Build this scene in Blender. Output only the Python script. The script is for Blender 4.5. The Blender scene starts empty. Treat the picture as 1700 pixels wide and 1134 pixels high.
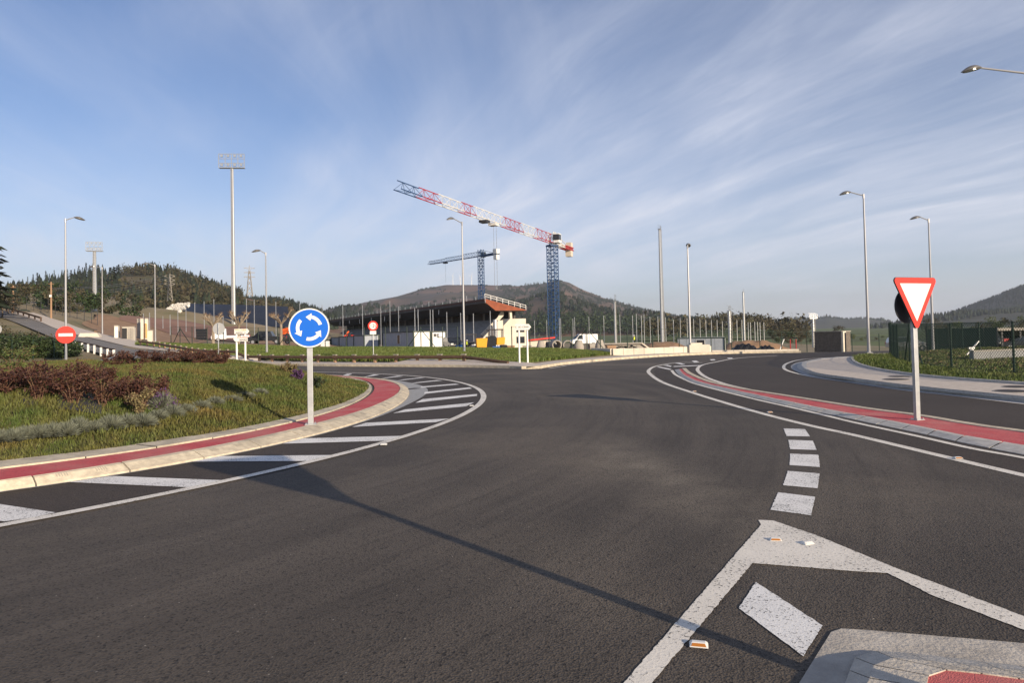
import bpy, bmesh, math, random
import numpy as np
from mathutils import Vector, Matrix
random.seed(7); rng = np.random.default_rng(7)
scn = bpy.context.scene
COL = scn.collection
R = math.radians

# ------------------------------------------------------------------ camera
F = 1133.0; HC = 1.7; PITCH = R(1.5); ROLL = R(1.2); HORIZ = 554.0
SHIFT = -((567 - HORIZ) + F * math.tan(PITCH)) / 1700
_f = np.array([0, math.cos(PITCH), math.sin(PITCH)]); _u = np.array([0, -math.sin(PITCH), math.cos(PITCH)]); _r = np.array([1., 0, 0])
CR = _r * math.cos(ROLL) - _u * math.sin(ROLL); CU = _u * math.cos(ROLL) + _r * math.sin(ROLL)
cam = bpy.data.cameras.new('camera'); camo = bpy.data.objects.new('camera', cam); COL.objects.link(camo)
cam.sensor_width = 36; cam.lens = F / 1700 * 36; cam.shift_y = SHIFT; cam.clip_start = .1; cam.clip_end = 20000
camo.matrix_world = Matrix(((CR[0], CU[0], -_f[0], 0), (CR[1], CU[1], -_f[1], 0), (CR[2], CU[2], -_f[2], HC), (0, 0, 0, 1)))
scn.camera = camo

# ------------------------------------------------------------------ light
SUN_EL = R(16.0); SUN_AZ = math.atan2(-.76, .65)       # direction towards the sun: behind the camera, to the right
SD = Vector((math.cos(SUN_EL) * math.cos(SUN_AZ), math.cos(SUN_EL) * math.sin(SUN_AZ), math.sin(SUN_EL)))
sl = bpy.data.lights.new('sun', 'SUN'); sl.energy = 5.0; sl.angle = R(.5); sl.color = (1, .83, .62)
so = bpy.data.objects.new('sun', sl); COL.objects.link(so); so.rotation_euler = SD.to_track_quat('Z', 'Y').to_euler()
world = bpy.data.worlds.new('World'); scn.world = world; world.use_nodes = True
scn.view_settings.view_transform = 'Standard'; scn.view_settings.look = 'None'; scn.view_settings.gamma = 1
scn.view_settings.exposure = .50; scn.view_settings.use_curve_mapping = False

def world_nodes():
    nt = world.node_tree; nt.nodes.clear(); N = nt.nodes.new; L = nt.links.new
    def math_(op, a, b=None, c=None):
        n = N('ShaderNodeMath'); n.operation = op
        for i, q in enumerate((a, b, c)):
            if q is None: continue
            if isinstance(q, (int, float)): n.inputs[i].default_value = q
            else: L(q, n.inputs[i])
        return n.outputs[0]
    sky = N('ShaderNodeTexSky'); sky.sky_type = 'NISHITA'; sky.sun_disc = False
    sky.sun_elevation = SUN_EL; sky.sun_rotation = math.pi / 2 - SUN_AZ
    sky.altitude = 100; sky.air_density = 1.0; sky.dust_density = .25; sky.ozone_density = 3.5
    tc = N('ShaderNodeTexCoord'); sp = N('ShaderNodeSeparateXYZ'); L(tc.outputs['Generated'], sp.inputs[0])
    zz = math_('ADD', math_('MAXIMUM', sp.outputs[2], 0.0), .16)
    cx = math_('DIVIDE', sp.outputs[0], zz); cy = math_('DIVIDE', sp.outputs[1], zz)
    cb = N('ShaderNodeCombineXYZ'); L(cx, cb.inputs[0]); L(cy, cb.inputs[1])
    wn = N('ShaderNodeTexNoise'); wn.inputs['Scale'].default_value = .8; wn.inputs['Detail'].default_value = 2; L(cb.outputs[0], wn.inputs['Vector'])
    ws = N('ShaderNodeVectorMath'); ws.operation = 'MULTIPLY_ADD'; ws.inputs[1].default_value = (.38, .38, 0); L(wn.outputs['Color'], ws.inputs[0]); L(cb.outputs[0], ws.inputs[2])   # bends the fibres
    def layer(rot, sx, sy, scale, det, dist, seed, lo, hi, ro=.6):
        m0 = N('ShaderNodeMapping'); m0.inputs['Rotation'].default_value = (0, 0, rot); L(ws.outputs[0], m0.inputs[0])
        m = N('ShaderNodeMapping'); m.inputs['Scale'].default_value = (sx, sy, 1); m.inputs['Location'].default_value = (seed, seed * .7, seed * .3); L(m0.outputs[0], m.inputs[0])
        n = N('ShaderNodeTexNoise'); n.inputs['Scale'].default_value = scale; n.inputs['Detail'].default_value = det
        n.inputs['Roughness'].default_value = ro; n.inputs['Distortion'].default_value = dist; L(m.outputs[0], n.inputs['Vector'])
        mr = N('ShaderNodeMapRange'); mr.interpolation_type = 'SMOOTHSTEP'; mr.inputs[1].default_value = lo; mr.inputs[2].default_value = hi
        L(n.outputs['Fac'], mr.inputs[0]); return mr.outputs[0]
    big = layer(R(-121), .55, 1.0, .50, 3, .2, SEEDB, .33, .60)         # broad veils
    fib = layer(R(-121), .34, 1.5, 1.3, 12, .35, 1.3, .34, .74, .62)    # feathered fibres inside them
    fine = layer(R(-112), .40, 2.0, 4.5, 8, .3, 4.7, .28, .78, .62)
    wisp = layer(R(-80), .40, 1.4, 1.0, 10, .4, 8.1, .46, .82, .60)
    veil = math_('MULTIPLY', big, math_('ADD', math_('MULTIPLY', fib, math_('ADD', math_('MULTIPLY', fine, .5), .5)), .22))
    fac = math_('ADD', math_('ADD', math_('MULTIPLY', veil, .62), math_('MULTIPLY', wisp, .24)), .03)
    low = N('ShaderNodeMapRange'); low.inputs[1].default_value = 0; low.inputs[2].default_value = .30; low.inputs[3].default_value = .40; low.inputs[4].default_value = 0
    L(sp.outputs[2], low.inputs[0])                                   # thin veil thickening with the slant path near the horizon
    fac = math_('MINIMUM', math_('ADD', fac, low.outputs[0]), .92)
    mx = N('ShaderNodeMix'); mx.data_type = 'RGBA'; tint = N('ShaderNodeMix'); tint.data_type = 'RGBA'; tint.blend_type = 'MULTIPLY'; tint.inputs[0].default_value = 1; tint.inputs[7].default_value = (1.06, 1.0, 1.10, 1); L(sky.outputs[0], tint.inputs[6]); L(fac, mx.inputs[0]); L(tint.outputs[2], mx.inputs[6]); mx.inputs[7].default_value = CLOUD
    bg = N('ShaderNodeBackground'); bg.inputs[1].default_value = .086; L(mx.outputs[2], bg.inputs[0])
    out = N('ShaderNodeOutputWorld'); L(bg.outputs[0], out.inputs[0])
CLOUD = (7.0, 7.2, 8.1, 1); SEEDB = 27.4
world_nodes()

# ------------------------------------------------------------------ photo geometry helpers
def ray(px, py): return CR * ((px - 850) / F) + CU * (-(py - 567) / F + SHIFT * 1700 / F) + _f
def G(px, py, z=0.):
    d = ray(px, py); t = (z - HC) / d[2]; return (d[0] * t, d[1] * t)
def AT(px, py, D):
    d = ray(px, py); t = D / d[1]; return (d[0] * t, D, HC + d[2] * t)
def GL(pts, z=0.): return [G(x, y, z) for x, y in pts]
def catmull(pts, n=8):
    P = [np.array(p, float) for p in pts]; P = [2 * P[0] - P[1]] + P + [2 * P[-1] - P[-2]]; out = []
    for i in range(1, len(P) - 2):
        a, b, c, d = P[i - 1], P[i], P[i + 1], P[i + 2]
        for k in range(n):
            t = k / n; out.append(.5 * (2 * b + (c - a) * t + (2 * a - 5 * b + 4 * c - d) * t * t + (3 * b - a - 3 * c + d) * t ** 3))
    out.append(P[-2]); return [tuple(q) for q in out]
def resample(pts, n):
    P = np.array(pts, float); s = np.r_[0, np.cumsum(np.linalg.norm(np.diff(P, axis=0), axis=1))]
    t = np.linspace(0, s[-1], n); return [tuple(np.interp(x, s, P[:, k]) for k in range(P.shape[1])) for x in t]
def length(pts):
    P = np.array(pts, float); return float(np.linalg.norm(np.diff(P, axis=0), axis=1).sum())
def offset(pts, d):
    P = np.array(pts, float)[:, :2]; T = np.gradient(P, axis=0); T /= np.linalg.norm(T, axis=1)[:, None] + 1e-9
    Nn = np.c_[T[:, 1], -T[:, 0]]; return [tuple(q) for q in P + Nn * d]

# ------------------------------------------------------------------ materials
MATS = {}
def mat(name, col, rough=.75, col2=None, scale=4., detail=4., metal=0., bump=0., bscale=None, spec=.4, island=0., thr=(.35, .65), tri=None, trans=0.):
    if name in MATS: return MATS[name]
    m = bpy.data.materials.new(name); m.use_nodes = True; nt = m.node_tree; b = nt.nodes['Principled BSDF']; N = nt.nodes.new; L = nt.links.new
    b.inputs['Roughness'].default_value = rough; b.inputs['Metallic'].default_value = metal; b.inputs['Specular IOR Level'].default_value = spec
    b.inputs['Base Color'].default_value = (*col, 1)
    tc = N('ShaderNodeTexCoord'); cur = None
    if col2 is not None:
        n = N('ShaderNodeTexNoise'); n.inputs['Scale'].default_value = scale; n.inputs['Detail'].default_value = detail; n.inputs['Roughness'].default_value = .6
        L(tc.outputs['Object'], n.inputs['Vector'])
        r = N('ShaderNodeMapRange'); r.inputs[1].default_value = thr[0]; r.inputs[2].default_value = thr[1]; L(n.outputs['Fac'], r.inputs[0])
        x = N('ShaderNodeMix'); x.data_type = 'RGBA'; x.inputs[6].default_value = (*col, 1); x.inputs[7].default_value = (*col2, 1); L(r.outputs[0], x.inputs[0]); cur = x.outputs[2]
    if tri is not None:       # a second, larger patchiness
        n = N('ShaderNodeTexNoise'); n.inputs['Scale'].default_value = tri[1]; n.inputs['Detail'].default_value = 5; L(tc.outputs['Object'], n.inputs['Vector'])
        r = N('ShaderNodeMapRange'); r.inputs[1].default_value = tri[2]; r.inputs[2].default_value = tri[3]; L(n.outputs['Fac'], r.inputs[0])
        x = N('ShaderNodeMix'); x.data_type = 'RGBA'; x.inputs[7].default_value = (*tri[0], 1); L(r.outputs[0], x.inputs[0])
        if cur is not None: L(cur, x.inputs[6])
        else: x.inputs[6].default_value = (*col, 1)
        cur = x.outputs[2]
    if island:
        g = N('ShaderNodeNewGeometry'); r = N('ShaderNodeMapRange'); r.inputs[3].default_value = 1 - island; r.inputs[4].default_value = 1 + island; L(g.outputs['Random Per Island'], r.inputs[0])
        h = N('ShaderNodeHueSaturation'); L(r.outputs[0], h.inputs['Value'])
        r2 = N('ShaderNodeMath'); r2.operation = 'MULTIPLY_ADD'; r2.inputs[1].default_value = .05 * island; r2.inputs[2].default_value = .5 - .025 * island
        L(g.outputs['Random Per Island'], r2.inputs[0]); L(r2.outputs[0], h.inputs['Hue'])
        if cur is not None: L(cur, h.inputs['Color'])
        else: h.inputs['Color'].default_value = (*col, 1)
        cur = h.outputs[0]
    if cur is not None: L(cur, b.inputs['Base Color'])
    if bump:
        n = N('ShaderNodeTexNoise'); n.inputs['Scale'].default_value = bscale or scale; n.inputs['Detail'].default_value = 3; L(tc.outputs['Object'], n.inputs['Vector'])
        bp = N('ShaderNodeBump'); bp.inputs['Strength'].default_value = bump; bp.inputs['Distance'].default_value = .02; L(n.outputs['Fac'], bp.inputs['Height']); L(bp.outputs[0], b.inputs['Normal'])
    MATS[name] = m; return m

def asphalt(name, base, wear, streaks=True, centre=(-17.5, 17.4)):
    m = bpy.data.materials.new(name); m.use_nodes = True; nt = m.node_tree; b = nt.nodes['Principled BSDF']; N = nt.nodes.new; L = nt.links.new
    tc = N('ShaderNodeTexCoord')
    def noise(sc, det=4, vec=None, ro=.6):
        n = N('ShaderNodeTexNoise'); n.inputs['Scale'].default_value = sc; n.inputs['Detail'].default_value = det; n.inputs['Roughness'].default_value = ro
        L(vec or tc.outputs['Object'], n.inputs['Vector']); return n.outputs['Fac']
    def rng_(v, a, b_, c=0, d=1):
        r = N('ShaderNodeMapRange'); r.inputs[1].default_value = a; r.inputs[2].default_value = b_; r.inputs[3].default_value = c; r.inputs[4].default_value = d; L(v, r.inputs[0]); return r.outputs[0]
    def mix(f, a, b_, mode='MIX'):
        x = N('ShaderNodeMix'); x.data_type = 'RGBA'; x.blend_type = mode
        if isinstance(f, float): x.inputs[0].default_value = f
        else: L(f, x.inputs[0])
        for i, q in ((6, a), (7, b_)):
            if isinstance(q, tuple): x.inputs[i].default_value = (*q, 1)
            else: L(q, x.inputs[i])
        return x.outputs[2]
    c = mix(rng_(noise(.35, 5), .35, .68), base, wear)
    if streaks:      # tyre tracks run round the roundabout: noise over (radius, stretched angle)
        sub = N('ShaderNodeVectorMath'); sub.operation = 'SUBTRACT'; sub.inputs[1].default_value = (*centre, 0); L(tc.outputs['Object'], sub.inputs[0])
        ln = N('ShaderNodeVectorMath'); ln.operation = 'LENGTH'; L(sub.outputs[0], ln.inputs[0])
        sp = N('ShaderNodeSeparateXYZ'); L(sub.outputs[0], sp.inputs[0])
        at = N('ShaderNodeMath'); at.operation = 'ARCTAN2'; L(sp.outputs[1], at.inputs[0]); L(sp.outputs[0], at.inputs[1])
        cb = N('ShaderNodeCombineXYZ'); L(ln.outputs['Value'], cb.inputs[0]); L(at.outputs[0], cb.inputs[1])
        s1 = noise(1.1, 3, cb.outputs[0]); s2 = noise(5.0, 4, cb.outputs[0], .65)
        c = mix(rng_(s1, .45, .75, 0, .6), c, tuple(q * 1.35 for q in wear))
        c = mix(rng_(s2, .50, .70, 0, .36), c, tuple(q * .55 for q in base))
    if streaks:
        s3 = noise(16.0, 2, cb.outputs[0], .5); c = mix(rng_(s3, .56, .66, 0, .20), c, tuple(q * .5 for q in base))      # narrow rubber lines
        c = mix(rng_(noise(.16, 5), .50, .72, 0, .62), c, (.120, .098, .072))                                         # dusty, polished stretches
    if streaks:
        mp = N('ShaderNodeMapping'); mp.vector_type = 'TEXTURE'; mp.inputs['Location'].default_value = (1.6, 8.6, 0); mp.inputs['Rotation'].default_value = (0, 0, -1.44); mp.inputs['Scale'].default_value = (3.6, .75, 1); L(tc.outputs['Object'], mp.inputs[0])
        dl = N('ShaderNodeVectorMath'); dl.operation = 'LENGTH'; L(mp.outputs[0], dl.inputs[0])
        dm = N('ShaderNodeMath'); dm.operation = 'MULTIPLY'; L(rng_(dl.outputs['Value'], 1.1, .0, 0, .75), dm.inputs[0]); L(rng_(noise(1.3, 5), .3, .65), dm.inputs[1])
        c = mix(dm.outputs[0], c, (.135, .115, .088))
    c = mix(rng_(noise(7, 3), .62, .75, 0, .25), c, tuple(q * .6 for q in base))
    c = mix(rng_(noise(1.7, 6, None, .75), .66, .72, 0, .6), c, tuple(q * .45 for q in base))                          # oil drips and damp stains
    gv = N('ShaderNodeTexVoronoi'); gv.inputs['Scale'].default_value = 9; L(tc.outputs['Object'], gv.inputs['Vector'])
    c = mix(rng_(gv.outputs['Distance'], .035, .055, .8, 0), c, (.22, .20, .17))                                       # scattered grit
    v = N('ShaderNodeTexVoronoi'); v.inputs['Scale'].default_value = 78; L(tc.outputs['Object'], v.inputs['Vector'])
    hs = N('ShaderNodeHueSaturation'); hs.inputs['Saturation'].default_value = 0; L(v.outputs['Color'], hs.inputs['Color'])
    bw = N('ShaderNodeRGBToBW'); L(hs.outputs[0], bw.inputs[0])
    g = rng_(bw.outputs[0], .2, .8, .38, 1.75)
    ml = N('ShaderNodeVectorMath'); ml.operation = 'SCALE'; L(c, ml.inputs[0]); L(g, ml.inputs['Scale'])
    L(ml.outputs[0], b.inputs['Base Color']); b.inputs['Roughness'].default_value = .78; b.inputs['Specular IOR Level'].default_value = .35
    bp = N('ShaderNodeBump'); bp.inputs['Strength'].default_value = .6; bp.inputs['Distance'].default_value = .007; L(v.outputs['Distance'], bp.inputs['Height']); L(bp.outputs[0], b.inputs['Normal'])
    MATS[name] = m; return m

def paint(name, col, gaps=.62, fine=60):
    """road paint: worn through to the asphalt in small specks"""
    m = bpy.data.materials.new(name); m.use_nodes = True; nt = m.node_tree; b = nt.nodes['Principled BSDF']; N = nt.nodes.new; L = nt.links.new
    tc = N('ShaderNodeTexCoord')
    n = N('ShaderNodeTexNoise'); n.inputs['Scale'].default_value = fine; n.inputs['Detail'].default_value = 3; n.inputs['Roughness'].default_value = .7; L(tc.outputs['Object'], n.inputs['Vector'])
    n2 = N('ShaderNodeTexNoise'); n2.inputs['Scale'].default_value = 2.2; n2.inputs['Detail'].default_value = 3; L(tc.outputs['Object'], n2.inputs['Vector'])
    a = N('ShaderNodeMath'); a.operation = 'MULTIPLY_ADD'; a.inputs[1].default_value = .22; L(n2.outputs['Fac'], a.inputs[0]); L(n.outputs['Fac'], a.inputs[2])
    r = N('ShaderNodeMapRange'); r.inputs[1].default_value = gaps + .09; r.inputs[2].default_value = gaps + .14; L(a.outputs[0], r.inputs[0])
    d = N('ShaderNodeMix'); d.data_type = 'RGBA'; d.inputs[6].default_value = (*col, 1); d.inputs[7].default_value = (*[q * .72 for q in col], 1); L(n2.outputs['Fac'], d.inputs[0])
    x = N('ShaderNodeMix'); x.data_type = 'RGBA'; x.inputs[7].default_value = (.05, .045, .04, 1); L(r.outputs[0], x.inputs[0]); L(d.outputs[2], x.inputs[6]); L(x.outputs[2], b.inputs['Base Color'])
    b.inputs['Roughness'].default_value = .7
    bp = N('ShaderNodeBump'); bp.inputs['Strength'].default_value = .5; bp.inputs['Distance'].default_value = .006; L(n.outputs['Fac'], bp.inputs['Height']); L(bp.outputs[0], b.inputs['Normal'])
    MATS[name] = m; return m

asphalt('asphalt', (.038, .0310, .0245), (.058, .048, .038))
asphalt('asphalt_fresh', (.029, .0215, .016), (.038, .029, .022), False)
asphalt('asphalt_left_road', (.105, .096, .086), (.14, .128, .115), False)
paint('paint_white', (.86, .84, .80), .60); paint('paint_line', (.82, .77, .68), .61, 45); paint('paint_bright', (.86, .85, .82), .60)
M = dict(
 red=mat('red_surfacing', (.58, .090, .100), .85, (.42, .060, .070), 30, bump=.5, bscale=140, tri=((.50, .19, .17), 1.5, .40, .78)),
 cream=mat('cream_concrete', (.60, .53, .40), .85, (.44, .38, .29), 11, bump=.35, bscale=60, tri=((.30, .265, .21), 1.6, .50, .80)),
 gutter=mat('grey_concrete', (.36, .36, .36), .85, (.28, .28, .27), 7, bump=.2, bscale=70),
 kerbgrey=mat('kerb_concrete', (.52, .50, .46), .85, (.40, .38, .35), 8, bump=.25, bscale=60),
 apron=mat('old_concrete', (.50, .46, .40), .85, (.34, .31, .27), 5, bump=.35, bscale=50, tri=((.27, .25, .22), 2.2, .5, .8)),
 pave=mat('paving', (.56, .49, .42), .85, (.46, .40, .34), 6, bump=.15, bscale=30),
 grass=mat('grass_blade', (.055, .084, .014), .7, (.110, .096, .025), 1.1, island=.5, tri=((.17, .095, .030), .5, .56, .80)),
 grassv=mat('verge_grass_blade', (.075, .115, .018), .6, (.12, .14, .032), .8, island=.45),
 sod=mat('sod', (.060, .075, .018), .95, (.14, .11, .045), 3, bump=.4, bscale=20),
 ground=mat('earth', (.10, .105, .035), .95, (.20, .16, .09), .12, bump=.4, bscale=5, tri=((.24, .19, .12), .035, .42, .6)),
 dirt=mat('brown_dirt', (.30, .19, .11), .95, (.22, .13, .075), .9, bump=.5, bscale=6),
 reddirt=mat('red_earth', (.22, .115, .08), .95, (.26, .155, .11), .25, bump=.4, bscale=3, tri=((.17, .09, .065), .06, .4, .6)),
 tarp=mat('black_tarp', (.012, .013, .018), .5, (.02, .022, .03), .4),
 galv=mat('galvanised_steel', (.52, .53, .53), .42, (.40, .41, .42), 5, metal=.7),
 lamppole=mat('painted_pole', (.36, .36, .37), .4, metal=.45),
 darkm=mat('dark_metal', (.045, .045, .05), .45, metal=.3),
 white=mat('white_coating', (.80, .79, .76), .5), signwhite=mat('sign_white', (.74, .73, .69), .4, (.64, .63, .59), 3.0, 6),
 signred=mat('sign_red', (.66, .035, .022), .4), signblue=mat('sign_blue', (.003, .115, .56), .35), black=mat('black_print', (.012, .012, .012), .5),
 ochre=mat('sign_ochre', (.62, .36, .05), .5), greyback=mat('sign_back', (.50, .50, .49), .5, metal=.3),
 lens=mat('lamp_glass', (.10, .09, .07), .15), wood=mat('treated_wood', (.105, .060, .036), .8, (.065, .038, .024), 3, bump=.3, bscale=12),
 woodend=mat('sawn_wood', (.32, .20, .12), .85), blue=mat('crane_blue', (.016, .055, .15), .5), cred=mat('crane_red', (.36, .022, .026), .5), cwhite=mat('crane_white', (.62, .61, .58), .5),
 cweight=mat('counterweight', (.55, .49, .41), .8), cabin=mat('cabin_panel', (.30, .33, .37), .55, (.26, .29, .33), 2), cabinw=mat('cabin_white', (.72, .72, .70), .55),
 green=mat('green_coating', (.009, .026, .018), .5), glass=mat('dark_glass', (.02, .024, .03), .08, spec=.6), tyre=mat('rubber', (.016, .016, .017), .8),
 conc=mat('concrete', (.34, .31, .27), .85, (.27, .25, .22), 1.2, bump=.15, bscale=10), conclight=mat('pale_concrete', (.62, .57, .48), .85, (.52, .47, .39), .8),
 stand=mat('terrace_concrete', (.26, .265, .27), .85, (.20, .205, .21), .8), soffit=mat('formwork_wood', (.27, .075, .032), .8, (.18, .05, .025), .9), roofd=mat('roof_steel', (.055, .05, .048), .6),
 yellow=mat('machine_yellow', (.70, .33, .02), .45), mblue=mat('machine_blue', (.02, .09, .32), .45), orange=mat('machine_orange', (.75, .12, .02), .5),
 bark=mat('bark', (.14, .10, .07), .9, (.08, .06, .045), 6, bump=.4, bscale=15), barkp=mat('plane_bark', (.30, .25, .19), .9, (.17, .13, .09), 4), twig=mat('twig', (.22, .15, .09), .8), shtwig=mat('shrub_twig', (.13, .075, .045), .8),
 conifer=mat('conifer_needles', (.015, .023, .011), .75, (.024, .032, .014), .6, island=.5), conifer2=mat('young_conifer', (.030, .052, .020), .75, (.05, .065, .025), .5, island=.5),
 broad=mat('bare_wood_canopy', (.062, .048, .027), .85, (.042, .045, .020), .08, island=.5), bright=mat('spring_leaf', (.075, .095, .025), .75, island=.45),
 hedge=mat('hedge_leaf', (.018, .035, .011), .6, (.034, .050, .014), 1.2, island=.5), redleaf=mat('purple_leaf', (.040, .012, .010), .7, (.070, .026, .016), 2.5, island=.6),
 lav=mat('lavender_leaf', (.125, .14, .105), .8, (.16, .17, .13), 5, island=.35), purple=mat('purple_flower', (.075, .035, .10), .8, island=.3), dryleaf=mat('dry_leaf', (.15, .12, .055), .8, island=.4),
 rock=mat('white_limestone', (.62, .60, .55), .9, (.50, .47, .42), .5, island=.25), weedcloth=mat('weed_cloth', (.040, .040, .050), .8),
 bramble=mat('bramble_leaf', (.06, .075, .025), .8, (.18, .12, .07), .9, island=.5), hutwood=mat('weathered_board', (.15, .125, .105), .85, (.10, .085, .072), 5, island=.25),
 carred=mat('car_red', (.10, .012, .02), .3), cardark=mat('car_dark', (.018, .020, .023), .25), carsilver=mat('car_silver', (.42, .43, .44), .3, metal=.5), carwhite=mat('car_white', (.74, .74, .73), .3), rim=mat('alloy', (.5, .5, .5), .35, metal=.8),
 lamp_w=mat('lens_clear', (.6, .6, .58), .2), lamp_r=mat('lens_red', (.35, .01, .01), .25), amber=mat('amber_reflector', (.40, .15, .025), .3), manhole=mat('cast_iron', (.045, .035, .03), .6, metal=.4, bump=.4, bscale=60),
 wire=mat('cable', (.30, .30, .31), .5, metal=.6), mesh=mat('fence_wire', (.014, .032, .022), .5), greymesh=mat('grey_wire', (.20, .21, .21), .5),
 cloth_y=mat('hi_vis', (.55, .65, .05), .8), skin=mat('skin', (.45, .28, .20), .7), cloth_d=mat('dark_cloth', (.02, .022, .03), .85), plastic=mat('black_plastic', (.014, .014, .015), .45),
 pasture=mat('pasture', (.075, .11, .022), .95, (.10, .12, .04), .02, tri=((.05, .06, .02), .012, .5, .65)))

# ------------------------------------------------------------------ mesh builder
class MB:
    def __init__(s): s.v = []; s.f = []
    def add(s, vs, fs):
        o = len(s.v); s.v += [tuple(map(float, p)) for p in vs]; s.f += [tuple(i + o for i in f) for f in fs]; return s
    def hexa(s, p): return s.add(p, [(0, 3, 2, 1), (4, 5, 6, 7), (0, 1, 5, 4), (1, 2, 6, 5), (2, 3, 7, 6), (3, 0, 4, 7)])
    def box(s, c, d, rz=0, ax=None):
        h = [q / 2 for q in d]; m = Matrix.Rotation(rz, 3, 'Z') if ax is None else ax; c = Vector(c)
        return s.hexa([c + m @ Vector(q) for q in ((-h[0], -h[1], -h[2]), (h[0], -h[1], -h[2]), (h[0], h[1], -h[2]), (-h[0], h[1], -h[2]), (-h[0], -h[1], h[2]), (h[0], -h[1], h[2]), (h[0], h[1], h[2]), (-h[0], h[1], h[2]))])
    def cyl(s, a, b, r0, r1=None, n=8, cap=True):
        a = Vector(a); b = Vector(b); r1 = r0 if r1 is None else r1; q = (b - a).to_track_quat('Z', 'Y').to_matrix(); vs = []
        for c, r in ((a, r0), (b, r1)):
            for i in range(n): t = 2 * math.pi * i / n; vs.append(c + q @ Vector((r * math.cos(t), r * math.sin(t), 0)))
        fs = [(i, (i + 1) % n, n + (i + 1) % n, n + i) for i in range(n)]
        if cap: fs += [tuple(range(n - 1, -1, -1)), tuple(range(n, 2 * n))]
        return s.add(vs, fs)
    def bar(s, a, b, w, h=None):
        a = Vector(a); b = Vector(b); h = h or w; q = (b - a).to_track_quat('Z', 'Y').to_matrix(); c = (a + b) / 2
        return s.box(c, (w, h, (b - a).length), ax=q)
    def prism(s, poly, z0, z1, flip=False):     # poly in xy
        n = len(poly); vs = [(x, y, z0) for x, y in poly] + [(x, y, z1) for x, y in poly]
        return s.add(vs, [tuple(range(n - 1, -1, -1)), tuple(range(n, 2 * n))] + [(i, (i + 1) % n, n + (i + 1) % n, n + i) for i in range(n)])
    def extr(s, poly, y0, y1):                  # poly in xz, along y
        n = len(poly); vs = [(x, y0, z) for x, z in poly] + [(x, y1, z) for x, z in poly]
        return s.add(vs, [tuple(range(n)), tuple(range(2 * n - 1, n - 1, -1))] + [((i + 1) % n, i, n + i, n + (i + 1) % n) for i in range(n)])
    def sheet(s, poly, z): return s.add([(x, y, z) for x, y in poly], [tuple(range(len(poly)))])
    def strip(s, a, b):
        n = len(a); return s.add(list(a) + list(b), [(i, i + 1, n + i + 1, n + i) for i in range(n - 1)])
    def ball(s, c, r, n=8, m=6):
        c = Vector(c); r = (r, r, r) if isinstance(r, (int, float)) else r; vs = []
        for j in range(m + 1):
            p = math.pi * j / m
            for i in range(n): t = 2 * math.pi * i / n; vs.append(c + Vector((r[0] * math.sin(p) * math.cos(t), r[1] * math.sin(p) * math.sin(t), r[2] * math.cos(p))))
        return s.add(vs, [(j * n + i, (j + 1) * n + i, (j + 1) * n + (i + 1) % n, j * n + (i + 1) % n) for j in range(m) for i in range(n)])
    def lathe(s, prof, n=20, c=(0, 0, 0)):
        vs = [(c[0] + r * math.cos(2 * math.pi * i / n), c[1] + r * math.sin(2 * math.pi * i / n), c[2] + z) for r, z in prof for i in range(n)]
        return s.add(vs, [(j * n + i, j * n + (i + 1) % n, (j + 1) * n + (i + 1) % n, (j + 1) * n + i) for j in range(len(prof) - 1) for i in range(n)])
    def build(s, name, m, parent=None, smooth=False, bevel=0, world=False, kind=None):
        me = bpy.data.meshes.new(name); v = s.v
        if world and parent is not None:
            iv = parent.matrix_basis.inverted() if parent.parent is None else (parent.parent.matrix_basis @ parent.matrix_basis).inverted()
            v = [tuple(iv @ Vector(p)) for p in v]
        me.from_pydata(v, [], s.f); me.update()
        return obj(name, me, m, parent, smooth, bevel, kind)
def obj(name, me, m, parent=None, smooth=False, bevel=0, kind=None):
    me.materials.append(MATS[m] if m in MATS else M[m])
    if smooth: me.polygons.foreach_set('use_smooth', [True] * len(me.polygons))
    o = bpy.data.objects.new(name, me); COL.objects.link(o); o.parent = parent
    if bevel:
        d = o.modifiers.new('bevel', 'BEVEL'); d.width = bevel; d.segments = 2; d.limit_method = 'ANGLE'
    if kind: o['kind'] = kind
    return o
def fast(name, V, Fq, m, parent=None, kind=None, k=4):      # big numpy meshes of k-gons
    me = bpy.data.meshes.new(name); n = len(V); nf = len(Fq)
    me.vertices.add(n); me.vertices.foreach_set('co', np.asarray(V, np.float32).ravel())
    me.loops.add(nf * k); me.loops.foreach_set('vertex_index', np.asarray(Fq, np.int32).ravel())
    me.polygons.add(nf); me.polygons.foreach_set('loop_start', np.arange(0, nf * k, k, dtype=np.int32)); me.polygons.foreach_set('loop_total', np.full(nf, k, np.int32))
    me.update(calc_edges=True); return obj(name, me, m, parent, False, 0, kind)
def tag(o, label, cat, group=None):
    o['label'] = label; o['category'] = cat
    if group: o['group'] = group
    return o
def thing(name, label, cat, loc=(0, 0, 0), rz=0, group=None):
    o = bpy.data.objects.new(name, None); COL.objects.link(o); o.location = loc; o.rotation_euler = (0, 0, rz); o.empty_display_size = .2
    o.matrix_basis = Matrix.Translation(Vector(loc)) @ Matrix.Rotation(rz, 4, 'Z'); return tag(o, label, cat, group)
def struct(o): o['kind'] = 'structure'; return o
def ordn(i): return ['first', 'second', 'third', 'fourth', 'fifth', 'sixth', 'seventh', 'eighth', 'ninth', 'tenth', 'eleventh', 'twelfth', 'thirteenth', 'fourteenth', 'fifteenth', 'sixteenth', 'seventeenth', 'eighteenth', 'nineteenth', 'twentieth'][i]

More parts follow.
